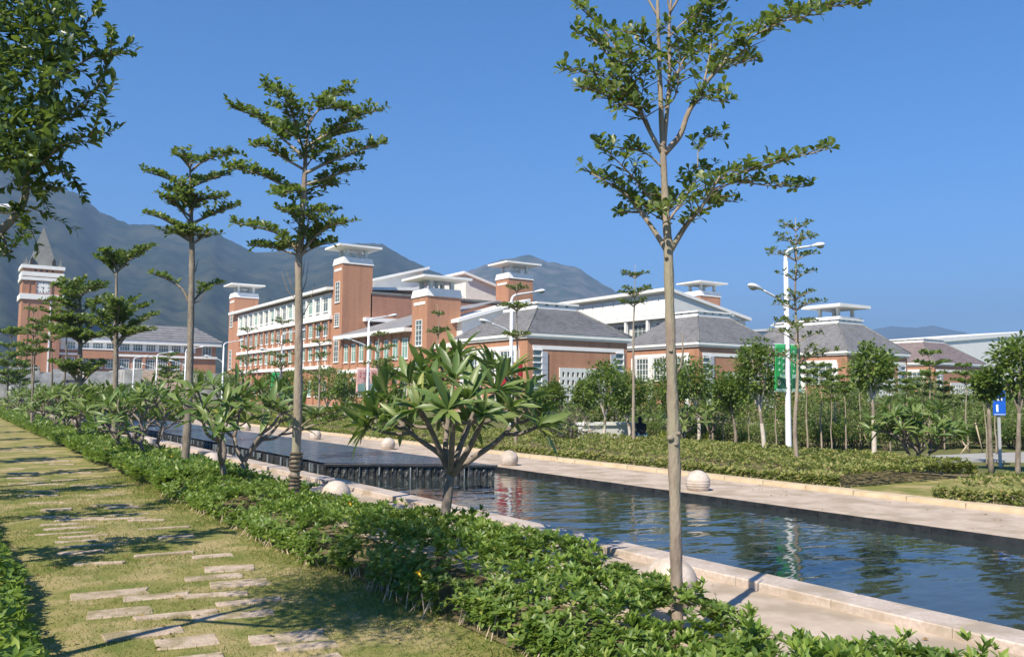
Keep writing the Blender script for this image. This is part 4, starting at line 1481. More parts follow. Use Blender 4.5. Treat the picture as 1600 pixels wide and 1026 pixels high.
rp.build('rope_wrap', M_ROPE, [o for o in bpy.data.objects if o.get('label', '').startswith('tall tiered tree with rope')][0])

b3_ = col_pt(292, x=ROW_X)
T3B = [
    ([(297, 262), (290, 254), (282, 246), (272, 242)], 0.03, 0.006, 0.2, 0.1),
    ([(298, 268), (315, 254), (340, 244), (369, 240)], 0.03, 0.006, 0.25, -0.1),
    ([(298, 300), (275, 285), (250, 275), (227, 269)], 0.035, 0.006, 0.25, 0.1),
    ([(299, 292), (318, 284), (340, 276), (358, 274)], 0.03, 0.006, 0.25, 0.2),
    ([(299, 318), (318, 312), (338, 308), (353, 306)], 0.03, 0.006, 0.25, -0.2),
    ([(299, 350), (325, 338), (350, 328), (371, 321)], 0.035, 0.006, 0.25, 0.1),
    ([(299, 362), (275, 352), (250, 340), (227, 334)], 0.04, 0.006, 0.2, -0.1),
    ([(299, 378), (285, 370), (275, 364), (262, 366)], 0.03, 0.006, 0.2, 0.4),
    ([(299, 340), (285, 328), (278, 318), (270, 312)], 0.03, 0.006, 0.2, -0.5),
    ([(299, 382), (312, 374), (320, 368), (330, 362)], 0.03, 0.006, 0.3, -0.3),
    ([(298, 325), (282, 312), (274, 300), (262, 298)], 0.03, 0.006, 0.2, 0.6),
    ([(297, 475), (285, 452), (265, 438), (238, 428)], 0.035, 0.008, 0.45, 0.0, 0.8)]
px_tree('terminalia_tree', 'mid-size tiered tree with one lone lower branch, behind the forked frangipani', 'tree', b3_,
        [(292, 735), (294, 650), (297, 560), (299, 470), (300, 400), (299, 350), (298, 300), (297, 262), (298, 250)],
        [0.085, 0.075, 0.068, 0.062, 0.055, 0.045, 0.034, 0.016, 0.006], T3B,
        0.110, M_TERM, M_BARKG, 0.46, 0.060, 0.094, 7, 15, 13, leaf4(0.55, 0.66, 0.06, 0.05), NG, per_branch=False)
tt_ = [o for o in bpy.data.objects if o.get('label', '').startswith('mid-size tiered tree')][0]
bt = MB()
for (pa, pb, pc) in (((299, 480), (308, 462), (316, 440)), ((299, 475), (312, 470), (322, 452)), ((300, 440), (306, 420), (310, 405))):
    bt.tube([wp(*pa, b3_) - b3_, wp(*pb, b3_, 0.1) - b3_, wp(*pc, b3_, 0.2) - b3_], [0.014, 0.009, 0.004], 5)
bt.build('bare_twig', M_TWIG, tt_)
tt_ = [o for o in bpy.data.objects if o.get('label', '').startswith('tall tiered tree with rope')][0]
bt = MB()
for (pa, pb, pc) in (((469, 465), (478, 440), (482, 410)), ((466, 460), (455, 445), (446, 420)), ((470, 500), (485, 470), (492, 440)), ((468, 450), (474, 425), (476, 405)), ((466, 470), (450, 455), (440, 425))):
    bt.tube([wp(*pa, b2) - b2, wp(*pb, b2, 0.1) - b2, wp(*pc, b2, 0.2) - b2], [0.008, 0.005, 0.002], 5)
bt.build('bare_twig', M_TWIG, tt_)

b4 = col_pt(182, x=ROW_X)
px_tree('terminalia_tree', 'two-tiered tree with a small separate top crown, in front of the library roof', 'tree', b4,
        [(180, 705), (180, 640), (181, 560), (182, 480), (182, 435), (184, 415)],
        [0.09, 0.08, 0.07, 0.05, 0.03, 0.012],
        [([(182, 432), (172, 418), (162, 410), (152, 404)], 0.03, 0.006, 0.25, 0.0), ([(183, 425), (200, 408), (218, 396), (237, 384)], 0.03, 0.006, 0.2, 0.1),
         ([(183, 420), (176, 405), (172, 396), (166, 392)], 0.02, 0.006, 0.2, -0.4), ([(183, 418), (192, 405), (204, 400), (214, 400)], 0.02, 0.006, 0.2, 0.5),
         ([(181, 540), (168, 520), (150, 505), (128, 500)], 0.05, 0.008, 0.2, 0.0), ([(181, 545), (200, 520), (222, 500), (242, 492)], 0.05, 0.008, 0.2, 0.1),
         ([(181, 525), (165, 500), (152, 490), (140, 478)], 0.04, 0.008, 0.2, -0.4), ([(182, 520), (196, 498), (210, 485), (230, 478)], 0.04, 0.008, 0.2, 0.5),
         ([(182, 510), (190, 490), (185, 478), (180, 470)], 0.03, 0.008, 0.2, -0.8), ([(181, 530), (200, 525), (215, 520), (232, 516)], 0.03, 0.008, 0.3, -0.5)],
        0.135, M_TERM, M_BARKG, 0.55, 0.07, 0.10, 7, 12, 14, leaf4(0.55, 0.66, 0.06, 0.05), NG, twigs=False, per_branch=False)
b5 = col_pt(124, x=ROW_X)
px_tree('terminalia_tree', 'broad dark many-tiered tree beside the clock tower', 'tree', b5,
        [(124, 680), (124, 620), (125, 560), (126, 500), (124, 460), (122, 448)],
        [0.10, 0.09, 0.08, 0.06, 0.03, 0.012],
        [([(124, 470), (110, 458), (98, 450), (85, 447)], 0.04, 0.008, 0.2, 0.0), ([(124, 465), (135, 454), (150, 446), (165, 447)], 0.04, 0.008, 0.2, 0.1),
         ([(125, 490), (108, 478), (92, 470), (76, 470)], 0.05, 0.008, 0.2, 0.1), ([(125, 490), (140, 478), (155, 472), (168, 466)], 0.05, 0.008, 0.2, -0.2),
         ([(125, 520), (105, 508), (90, 502), (78, 500)], 0.05, 0.008, 0.2, -0.4), ([(126, 520), (145, 508), (158, 500), (170, 498)], 0.05, 0.008, 0.2, 0.4),
         ([(125, 600), (108, 580), (95, 570), (82, 566)], 0.05, 0.008, 0.3, 0.1), ([(125, 602), (140, 585), (152, 574), (162, 568)], 0.05, 0.008, 0.3, 0.3),
         ([(125, 535), (110, 525), (100, 520), (88, 522)], 0.04, 0.008, 0.2, 0.8), ([(126, 540), (140, 530), (150, 525), (158, 525)], 0.04, 0.008, 0.2, -0.8)],
        0.17, M_TERM, M_BARKG, 0.75, 0.08, 0.12, 7, 18, 15, leaf4(0.55, 0.66, 0.06, 0.05), NG, twigs=False, per_branch=False)


def tier_tree(name, label, base, H, first, rad, ntier, seed, leaf, mat, nleaf=6, density=1.0, group=None, trunk_r=0.05, cone=0.45, bark=None, top=0.06):
    random.seed(seed)
    t = thing(name, label, 'tree', base, group)
    pts = [Vector((0, 0, -0.05))]
    for i in range(1, 7):
        z = H * i / 6
        pts.append(Vector((random.gauss(0, 0.02) * H * 0.3, random.gauss(0, 0.02) * H * 0.3, z)))
    tl = smooth_line(pts, 3)
    MB().tube(tl, rline(trunk_r, trunk_r * 0.12, len(tl)), 7).build('trunk', bark or M_BARKG, t)
    C, A = [], []
    lim = MB()
    for k in range(ntier):
        f = k / max(1, ntier - 1)
        z = lerp(first, H * (1 - top), f) + random.uniform(-0.3, 0.3) * (H - first) / ntier
        Rk = rad * (1 - cone * f) * random.uniform(0.75, 1.15)
        nb_ = random.choice((3, 4, 4, 5))
        a0 = random.uniform(0, 6.28)
        for j in range(nb_):
            az = a0 + j * 6.283 / nb_ + random.uniform(-0.4, 0.4)
            L = Rk * random.uniform(0.65, 1.15)
            p0 = Vector((0, 0, z))
            i0 = min(len(tl) - 1, int(z / H * (len(tl) - 1)))
            p0.x, p0.y = tl[i0].x, tl[i0].y
            e = p0 + Vector((math.cos(az) * L, math.sin(az) * L, L * random.uniform(0.25, 0.5)))
            m_ = p0.lerp(e, 0.5) + Vector((0, 0, L * 0.10))
            sl = smooth_line([p0, m_, e], 4)
            lim.tube(sl, rline(trunk_r * 0.35, 0.005, len(sl)), 4, False)
            foliate(sl, 0.25, L * 0.5, 0.09 * rad / density, 0.12 * rad / density, C, A, None, rt=0.005)
    lim.build('limbs', bark or M_BARKG, t, kind='stuff')
    P, D, U, S = rosettes(C, A, nleaf, leaf, (0.5, 1.4))
    cloud_obj('crown', P, D, U, S, leaf2(0.5, 0.62), mat, t, kind='stuff')
    return t


def px_height(p, py):
    """height of image row py at ground point p"""
    d = ray(800, py)
    dist = (Vector((p.x, p.y, 0)) - Vector((0, 0, 0))).dot(FWD)
    return CAM_H + dist * d.z / d.dot(FWD)


RG = 'slim young tiered trees beyond the promenade'
specs = [
    # px, base py, top py, first py, radius px, tiers, label
    (1247, 738, 335, 560, 58, 9, 'tall wispy tree rising just right of the lamp post with green banners', 0.6),
    (991, 706, 412, 482, 36, 3, 'slim tree with a small flat crown left of the near trunk, by the crouching person', 1.0),
    (806, 706, 440, 522, 34, 3, 'slim tree crossing the second lamp post in front of the nearest pavilion', 1.0),
    (682, 690, 476, 525, 24, 2, 'small slim tree in front of the low canopied tower', 0.9),
    (588, 684, 512, 575, 32, 3, 'slim tree beside the pink banners', 1.0),
    (497, 668, 508, 590, 30, 4, 'slim tree just right of the roped tall trunk, before the long block', 1.0),
    (437, 662, 505, 585, 28, 4, 'slim tree before the long block, beside the small green banner', 1.0),
    (383, 652, 518, 590, 26, 4, 'slim tree at the far corner tower of the long block', 1.0),
]
for i, (px, by, ty, fy, rp_, nt_, lab, den) in enumerate(specs):
    p = gp(px, by)
    dist = p.dot(FWD)
    sc = F_PX / dist
    tier_tree('slim_tree', lab, p, px_height(p, ty), px_height(p, fy), rp_ / sc, nt_, 40 + i, 0.085 * (1 + dist / 90), M_TERMF, 6, den, RG, 0.045 + dist * 0.0006, bark=M_BARK)

far_specs = [(100, 4.1, 455, 520, 'tiered tree before the foot of the clock tower, right of the tower wall'), (76, 4.1, 470, 540, 'thin tiered tree in front of the clock tower face'), (48, 4.2, 480, 560, 'tiered tree at the left edge of the clock tower'), (52, 3.2, 500, 560, 'small tiered tree low before the clock tower')]
for i, (px, xr, ty, fy, lab) in enumerate(far_specs):
    p = col_pt(px, x=xr)
    dist = p.dot(FWD)
    tier_tree('terminalia_tree', lab, p, px_height(p, ty), px_height(p, fy), 26 * dist / F_PX, 4, 70 + i, 0.15, M_TERM, 6, 1.0, NG, 0.07)
for i, (px, d_, ty, fy, rpx, lab) in enumerate([(12, 58, 530, 600, 34, 'dark bushy tree at the left edge of the picture below the hill'), (30, 80, 545, 605, 30, 'dark bushy tree half hidden beside the clock tower foot'), (262, 95, 560, 600, 22, 'yellowish small tree in front of the terrace stairs')]):
    dd = ray(px, 617)
    p = CAMP + dd * (d_ / dd.dot(FWD))
    p.z = 0
    tier_tree('bushy_tree', lab, p, px_height(p, ty), px_height(p, fy) - 0.5, rpx * d_ / F_PX, 6, 90 + i, 0.24, M_ROUND, 7, 1.2, None, 0.08, 0.3)

# ------------------------------------------------------------------ round crowned trees and bushes
def clumps(center, rad, n, nl, leaf, csize, seed, shell=0.55):
    """leaf clumps spread through an uneven crown"""
    r_ = np.random.default_rng(seed)
    P, D, U, S = [], [], [], []
    for k in range(n):
        v = r_.normal(size=3)
        v /= np.linalg.norm(v)
        rr_ = (shell + (1 - shell) * r_.random()) * (0.78 + 0.3 * noise.noise((v[0] * 1.6 + seed, v[1] * 1.6, v[2] * 1.6)))
        c = np.array(center) + v * np.array(rad) * rr_
        cs = csize * r_.uniform(0.7, 1.3)
        q = r_.normal(size=(nl, 3))
        q /= np.linalg.norm(q, axis=1, keepdims=True)
        pos = c + q * cs * r_.uniform(0.2, 1.0, (nl, 1)) * np.array([1, 1, 0.75])
        P.append(pos)
        D.append(q * 0.8 + v * 0.5 + np.array([0, 0, -0.2]) + r_.normal(0, 0.3, (nl, 3)))
        U.append(q * 0.6 + np.array([0, 0, 0.9]) + r_.normal(0, 0.3, (nl, 3)))
        S.append(leaf * r_.uniform(0.6, 1.2, nl))
    return np.concatenate(P), np.concatenate(D), np.concatenate(U), np.concatenate(S)


def round_tree(name, label, base, H, cz, rx, rz, seed, leaf=0.09, n=90, nl=26, wash=True, fork=0.55, mat=None, tr=0.055, group=None, lean=(0, 0), bark=None):
    random.seed(seed)
    t = thing(name, label, 'tree', base, group)
    lx, ly = lean
    zf = max(0.4, (cz - rz) * (1 - 0.1))
    fk = Vector((lx * 0.6, ly * 0.6, zf))
    tl = smooth_line([Vector((0, 0, -0.05)), Vector((lx * 0.2 + random.gauss(0, 0.03), ly * 0.2, zf * 0.5)), fk], 4)
    MB().tube(tl, rline(tr * 1.15, tr * 0.8, len(tl)), 8).build('trunk', bark or M_BARKG, t)
    if wash:
        k = int(len(tl) * 0.72)
        wl = tl[:k + 1]
        MB().tube(wl, [r_ + 0.006 for r_ in rline(tr * 1.15, tr * 0.9, len(wl))], 8, False).build('limewash_band', M_WASH, t)
    lim = MB()
    for j in range(5):
        az = j * 1.257 + random.uniform(-0.4, 0.4)
        e = Vector((lx + math.cos(az) * rx * 0.6, ly + math.sin(az) * rx * 0.6, cz + rz * random.uniform(-0.2, 0.5)))
        m_ = fk.lerp(e, 0.5) + Vector((0, 0, 0.08))
        lim.tube(smooth_line([fk, m_, e], 3), rline(tr * 0.6, 0.01, 7), 5, False)
    lim.build('limbs', M_WASH if wash else (bark or M_BARKG), t, kind='stuff')
    P, D, U, S = clumps((lx, ly, cz), (rx, rx, rz), n, nl, leaf, rx * 0.30, seed)
    cloud_obj('crown', P, D, U, S, leaf2(0.55, 0.55), mat or M_ROUND, t, kind='stuff')
    return t


WG = 'whitewashed round-crowned trees beyond the promenade'
for i, (px, by, cpx, cpy, rx, ry, wash, lab) in enumerate([
        (942, 698, 948, 602, 44, 44, True, 'leaning whitewashed round-crowned tree left of the crouching person'),
        (1196, 717, 1182, 578, 44, 56, True, 'dark dense whitewashed tree just left of the green banners'),
        (1366, 723, 1362, 572, 46, 42, True, 'round-crowned whitewashed tree in front of the canopied pavilion'),
        (984, 692, 978, 612, 36, 40, True, 'whitewashed tree trunk directly left of the crouching person'),
        (1092, 694, 1085, 592, 50, 36, True, 'wide dark-crowned whitewashed tree right of the near trunk'),
        (1590, 742, 1594, 572, 46, 62, False, 'tall ragged tree at the right edge behind the blue sign'),
        (842, 684, 862, 618, 26, 28, True, 'small whitewashed tree in front of the concrete grille, left one'),
        (913, 686, 912, 616, 26, 28, True, 'small whitewashed tree in front of the concrete grille, right one'),
        (1040, 690, 1045, 598, 42, 46, False, 'green round tree partly hidden behind the near trunk'),
        (1549, 737, 1543, 600, 24, 28, False, 'small round tree half covering the blue sign'),
        (1150, 700, 1140, 610, 36, 30, False, 'low spreading tree between the dark dense tree and the second pavilion')]):
    p = gp(px, by)
    d_ = p.dot(FWD)
    sc = F_PX / d_
    q = wp(cpx, cpy, p)
    round_tree('round_tree', lab, p, px_height(p, cpy - ry), q.z, rx / sc, ry / sc, 100 + i, 0.10 + d_ * 0.0012, 95, 26, wash, group=WG if wash else None, lean=(q.x - p.x, q.y - p.y), mat=M_ROUND)

# ------------------------------------------------------------------ frangipanis
FRM = [np_mesh('leaf', *leaf_long(w_, dr, 0.10, 4), M_FRANG) for w_, dr in ((0.21, 0.14), (0.18, 0.26), (0.23, 0.36), (0.19, 0.06), (0.20, 0.45))]
for m_ in FRM:
    m_.polygons.foreach_set('use_smooth', np.ones(len(m_.polygons), dtype=bool))


def leaf_matrix(p, d, u, s):
    d = Vector(d).normalized()
    x = d.cross(Vector(u))
    x = x.normalized() if x.length > 1e-4 else Vector((1, 0, 0))
    z = x.cross(d)
    return Matrix(((x.x * s, d.x * s, z.x * s, p[0]), (x.y * s, d.y * s, z.y * s, p[1]), (x.z * s, d.z * s, z.z * s, p[2]), (0, 0, 0, 1)))


def frang_leaves(t, tips, nper, size, objects, mat=M_FRANGF, limit=296, tl=(0.35, 1.5)):
    if objects and len(tips) * nper > limit:
        k = max(1, limit // len(tips))
        frang_leaves(t, tips, nper - k, size * 0.95, False, M_FRANGF, limit, tl)
        nper = k
    if objects:
        cnt = 0
        for p, a in tips:
            P, D, U, S = rosettes([p], [a], nper, size, tl, 0.3)
            for k in range(len(P)):
                if cnt >= limit:
                    return
                o = link('leaf', FRM[random.randrange(5)], t)
                o.matrix_local = leaf_matrix(P[k], D[k], U[k], S[k])
                cnt += 1
    else:
        P, D, U, S = rosettes([p for p, a in tips], [a for p, a in tips], nper, size, tl, 0.3)
        cloud_obj('crown', P, D, U, S, leaf_long(0.21, 0.34, 0.1, 3), mat, t, kind='stuff')


def frangipani(label, base, H, spread, lv, seed, objects, size=0.36, stems=1, nper=9, group=None, per_branch=True):
    random.seed(seed)
    t = thing('frangipani_tree', label, 'tree', base, group)
    tips = []
    one = MB()
    def tube(pts, r0, r1):
        sl = smooth_line(pts, 3)
        if per_branch:
            MB().tube(sl, rline(r0, r1, len(sl)), 7).build('branch', M_BARKF, t)
        else:
            one.tube(sl, rline(r0, r1, len(sl)), 5)
    def grow(p, d, l, r_, k):
        e = p + d * l
        m_ = p.lerp(e, 0.5) + Vector((random.gauss(0, 0.03), random.gauss(0, 0.03), -0.03)) * l * 2
        tube([p, m_, e], r_, r_ * 0.75)
        if k == 0:
            tips.append((e, d * 0.7 + Vector((0, 0, 0.6))))
            return
        n = 3 if random.random() < 0.45 else 2
        a0 = random.uniform(0, 6.28)
        o1 = d.orthogonal().normalized()
        o2 = d.cross(o1)
        for j in range(n):
            a = a0 + j * 6.283 / n + random.uniform(-0.4, 0.4)
            nd = (d + (o1 * math.cos(a) + o2 * math.sin(a)) * random.uniform(0.45, 0.8) * spread)
            nd.z = max(0.18, nd.z)
            grow(e, nd.normalized(), l * random.uniform(0.7, 0.92), r_ * 0.72, k - 1)
    for s_ in range(stems):
        a = s_ * 6.28 / stems + (0.6 if stems > 1 else random.uniform(0, 6))
        d = (Vector((math.cos(a), math.sin(a), 0)) * (0.45 if stems > 1 else 0.1) + Vector((0, 0, 1))).normalized()
        grow(Vector((0, 0, -0.05)), d, H * 0.30, 0.05 * H / 1.9, lv)
    zmax = max(p.z for p, a in tips)
    if not per_branch:
        one.build('branches', M_BARKF, t, kind='stuff')
    frang_leaves(t, tips, nper, size, objects)
    k = H / (zmax + 0.12)
    t.scale = (k, k, k)
    return t


FG = 'frangipani trees along the pool hedge'
fb_ = col_pt(690, x=ROW_X)
F1 = thing('frangipani_tree', 'largest frangipani with big leaf rosettes, in front of the stone overflow wall', 'tree', fb_, FG)
def fx(px, py, o=0.0):
    return wp(px, py, fb_, o) - fb_
random.seed(5)
MB().tube(smooth_line([Vector((0, 0, -0.05)), fx(692, 830), fx(699, 780), fx(704, 742)], 4), rline(0.056, 0.044, 13), 9).build('trunk', M_BARKF, F1)
mains = {
    'a': [(704, 745, 0), (690, 712, 0.05), (660, 690, 0.1), (632, 668, 0.15)],
    'b': [(704, 742, 0), (686, 700, -0.15), (668, 660, -0.3), (650, 628, -0.4)],
    'c': [(704, 742, 0), (696, 700, 0.2), (700, 650, 0.35), (694, 600, 0.4)],
    'd': [(705, 742, 0), (738, 716, 0), (780, 686, 0.05), (822, 640, 0.1)],
    'e': [(705, 742, 0), (730, 705, -0.25), (750, 665, -0.4), (765, 625, -0.5)],
    'f': [(705, 735, 0), (722, 690, 0.3), (742, 640, 0.5), (752, 600, 0.55)],
    'g': [(704, 740, 0), (706, 695, -0.35), (708, 660, -0.55), (705, 635, -0.6)]}
mp = {}
for k, v in mains.items():
    ps = smooth_line([fx(*q) for q in v], 5)
    mp[k] = ps
    MB().tube(ps, rline(0.036, 0.017, len(ps)), 8).build('branch', M_BARKF, F1)
tips_px = [(590, 650, 0.1), (604, 622, 0.45), (628, 655, -0.25), (640, 600, 0.2), (655, 640, -0.55), (664, 585, 0.5), (676, 612, -0.25), (690, 572, 0.15), (700, 640, -0.85), (708, 596, -0.45),
           (724, 580, 0.6), (730, 625, -0.65), (744, 596, 0.1), (752, 650, -0.75), (764, 580, 0.45), (772, 615, -0.35), (790, 588, 0.1), (796, 640, -0.5), (806, 612, 0.45), (818, 630, -0.1), (832, 650, 0.2), (838, 668, -0.3), (640, 668, 0.55), (612, 660, -0.1), (716, 560, 0.1), (690, 655, 0.7), (782, 650, 0.65), (735, 660, 0.6), (625, 635, 0.5), (850, 662, 0.1), (578, 668, 0.15)]
tips = []
for (x_, y_, o_) in tips_px:
    e = fx(x_, y_, o_)
    best = None
    for k, ps in mp.items():
        for q in ps[5:]:
            if q.z < e.z - 0.05:
                dd_ = (q - e).length
                if best is None or dd_ < best[0]:
                    best = (dd_, q)
    q = best[1] if best else mp['c'][8]
    m_ = q.lerp(e, 0.5) + Vector((0, 0, -0.03))
    MB().tube(smooth_line([q, m_, e], 3), rline(0.019, 0.015, 7), 7).build('branch', M_BARKF, F1)
    out = (e - fx(705, 700, 0)).normalized()
    tips.append((e, out * 0.9 + Vector((0, 0, 0.45))))
frang_leaves(F1, tips, 19, 0.33, True, limit=296, tl=(0.25, 1.4))
fl = MB()
fc = fx(783, 588, -0.2)
for k in range(5):
    a = k * 1.2566
    u = Vector((math.cos(a), math.sin(a), 0.35)) * 0.05
    w_ = Vector((-math.sin(a), math.cos(a), 0)) * 0.022
    fl.add([fc, fc + u * 0.6 + w_, fc + u, fc + u * 0.6 - w_], [(0, 1, 2, 3)])
fl.build('pink_flower', M_PINK, F1)

frangipani('second frangipani, forking into two stems at the ground, behind the roped trunk', col_pt(368, x=ROW_X), 1.95, 1.0, 3, 22, True, 0.36, 2, 9, FG)
frangipani('wide frangipani with dark slender stems beside the third stone ball', col_pt(236, x=ROW_X), 1.95, 1.15, 3, 23, True, 0.36, 2, 9, FG)
for i, (px, lab) in enumerate([(200, 'frangipani at the foot of the two-tiered tree'), (161, 'frangipani just left of the two-tiered tree'), (137, 'frangipani at the foot of the broad dark tree'), (116, 'frangipani left of the broad dark tree'), (99, 'small distant frangipani below the clock tower, right one'), (82, 'small distant frangipani below the clock tower, middle one'), (62, 'small distant frangipani below the clock tower, left one'), (40, 'tiny distant frangipani at the left end of the hedge row')]):
    frangipani(lab, col_pt(px, x=ROW_X + (0.25 if i % 2 else -0.2)), 1.9, 1.1, 3, 30 + i, False, 0.40, 2, 8, FG, per_branch=False)
p = gp(1436, 737)
frangipani('light green frangipani alone beyond the promenade, left of the blue sign', p, px_height(p, 616), 1.2, 3, 51, True, 0.36, 4, 13, None, per_branch=False)
p = gp(1112, 698)
frangipani('pale small frangipani beyond the bed, between near trunk and dense dark tree', p, px_height(p, 628), 1.1, 2, 52, False, 0.30, 2, 9, None, per_branch=False)
p = gp(1068, 697)
frangipani('pale small frangipani right behind the near trunk', p, px_height(p, 632), 1.1, 2, 53, False, 0.30, 2, 9, None, per_branch=False)
p = gp(888, 700)
frangipani('half-bare grey-stemmed frangipani right of the big frangipani', p, px_height(p, 622), 1.0, 4, 54, False, 0.15, 3, 5, None, per_branch=False)

# ------------------------------------------------------------------ tree reaching in at the top left
tb = Vector((-0.95, 5.7, 0))
TL = thing('ficus_tree', 'dense dark-leaved tree reaching in at the top left corner', 'tree', tb)
ab = Vector((0.45, 5.1, 0))
def lx_(px, py, o=0.0):
    return wp(px, py, ab, o) - tb
random.seed(9)
MB().tube(smooth_line([Vector((0, 0, -0.05)), Vector((0.05, 0, 1.0)), Vector((0.1, -0.05, 1.8)), Vector((0.12, -0.1, 2.6)), Vector((0.1, -0.1, 3.6))], 4), rline(0.07, 0.03, 17), 9).build('trunk', M_BARKG, TL)
P_, D_, U_, S_ = [], [], [], []
tw = MB()
def leafy(pts, r0, r1, lf, gap, size, nm='branch'):
    sl = smooth_line(pts, 6)
    MB().tube(sl, rline(r0, r1, len(sl)), 6).build('branch', M_BARKG, TL) if nm else tw.tube(sl, rline(r0, r1, len(sl)), 4, False)
    seg = [(sl[i + 1] - sl[i]).length for i in range(len(sl) - 1)]
    tot = sum(seg)
    s = lf * tot
    sd = 1
    while s < tot:
        acc, i = 0, 0
        while i < len(seg) - 1 and acc + seg[i] < s:
            acc += seg[i]
            i += 1
        d = (sl[i + 1] - sl[i]).normalized()
        p = sl[i] + d * (s - acc)
        h = Vector((random.gauss(0, 1), random.gauss(0, 1), random.gauss(0, 0.6)))
        h = (h - d * h.dot(d)).normalized()
        P_.append(p)
        D_.append(h * 0.9 + d * 0.7 + Vector((0, 0, 0.15)))
        U_.append(Vector((random.gauss(0, 0.4), random.gauss(0, 0.4), 1)))
        S_.append(size * random.uniform(0.7, 1.15))
        s += gap * random.uniform(0.6, 1.4)
        sd = -sd
mainb = [lx_(-260, 420, 0.2), lx_(-60, 410), lx_(0, 362), lx_(36, 318), lx_(44, 260), lx_(60, 200), lx_(70, 120), lx_(60, 20)]
leafy(mainb, 0.026, 0.008, 0.62, 0.01, 0.055)
for pts in ([(44, 270), (90, 235), (130, 215), (176, 205)], [(50, 250), (85, 262), (110, 275), (125, 290)], [(40, 290), (60, 300), (75, 300), (85, 285)], [(60, 200), (100, 180), (140, 150), (180, 85)],
            [(66, 150), (110, 110), (150, 88), (186, 86)], [(70, 120), (110, 70), (140, 30), (160, 5)], [(62, 180), (90, 190), (110, 185), (130, 170)], [(46, 260), (70, 250), (100, 225), (150, 222)],
            [(60, 210), (30, 180), (10, 150), (-30, 130)], [(44, 260), (15, 235), (-10, 215), (-40, 210)], [(70, 110), (40, 80), (10, 40), (-20, 20)], [(66, 60), (90, 20), (120, -20), (150, -40)],
            [(36, 318), (25, 330), (45, 345), (38, 350)], [(0, 362), (10, 385), (6, 396), (12, 398)], [(50, 240), (30, 250), (10, 260), (-10, 255)]):
    o0 = random.uniform(-0.3, 0.35)
    ps = [lx_(x_, y_, o0 * i / 3) for i, (x_, y_) in enumerate(pts)]
    leafy(ps, 0.008, 0.002, 0.1, 0.010, 0.055)
    for k in range(7):
        i = random.randrange(1, 4)
        q = ps[i - 1].lerp(ps[i], random.random())
        e = q + Vector((random.gauss(0, 0.12), random.gauss(0, 0.16), random.gauss(0.03, 0.12)))
        leafy([q, q.lerp(e, 0.5) + Vector((0, 0, 0.015)), e], 0.003, 0.001, 0.1, 0.012, 0.052, None)
tw.build('twigs', M_TWIG, TL, kind='stuff')
rg = np.random.default_rng(3)
n = 15000
pp = []
while len(pp) < n:
    px_, py_ = rg.uniform(-260, 128), rg.uniform(-220, 262)
    lim_ = 118 - max(0, py_ - 120) * 0.42 + 16 * noise.noise((px_ / 60, py_ / 45, 2))
    if px_ > lim_ or noise.noise((px_ / 38, py_ / 38, 7)) < -0.38:
        continue
    pp.append(lx_(px_, py_, rg.normal(0, 0.38)))
pp = np.array([tuple(v) for v in pp])
P = np.concatenate([np.array([tuple(v) for v in P_]), pp])
D = np.concatenate([np.array([tuple(v) for v in D_]), rg.normal(0, 1, (n, 3)) + np.array([0.3, -0.1, 0.0])])
U = np.concatenate([np.array([tuple(v) for v in U_]), rg.normal(0, 0.5, (n, 3)) + np.array([-0.3, 0, 0.9])])
S = np.concatenate([np.array(S_), 0.054 * rg.uniform(0.6, 1.2, n)])
cloud_obj('crown', P, D, U, S, leaf_el(0.46, 0.10, 0.05), M_FICUS, TL, kind='stuff')

# trees of the row on the near side of the path, just outside the picture: their shade falls across the lawn
LS = 'row of trees on the left side of the path'
for i, (y_, H_, R_) in enumerate([(9.4, 4.0, 0.7), (12.4, 4.4, 0.85), (15.6, 4.2, 0.75), (19.2, 4.5, 0.85), (23.4, 4.4, 0.8), (28.5, 4.5, 0.9), (34, 4.5, 0.9), (40, 4.4, 0.9), (47, 4.5, 0.9)]):
    tier_tree('terminalia_tree', 'tiered tree at the left of the lawn path whose shadow crosses the stepping slabs', Vector((-0.75 if R_ > 0.7 else -0.55, y_, 0)), H_, H_ * 0.50, R_, 4, 200 + i, 0.13, M_TERM, 6, 1.0, LS, 0.05)

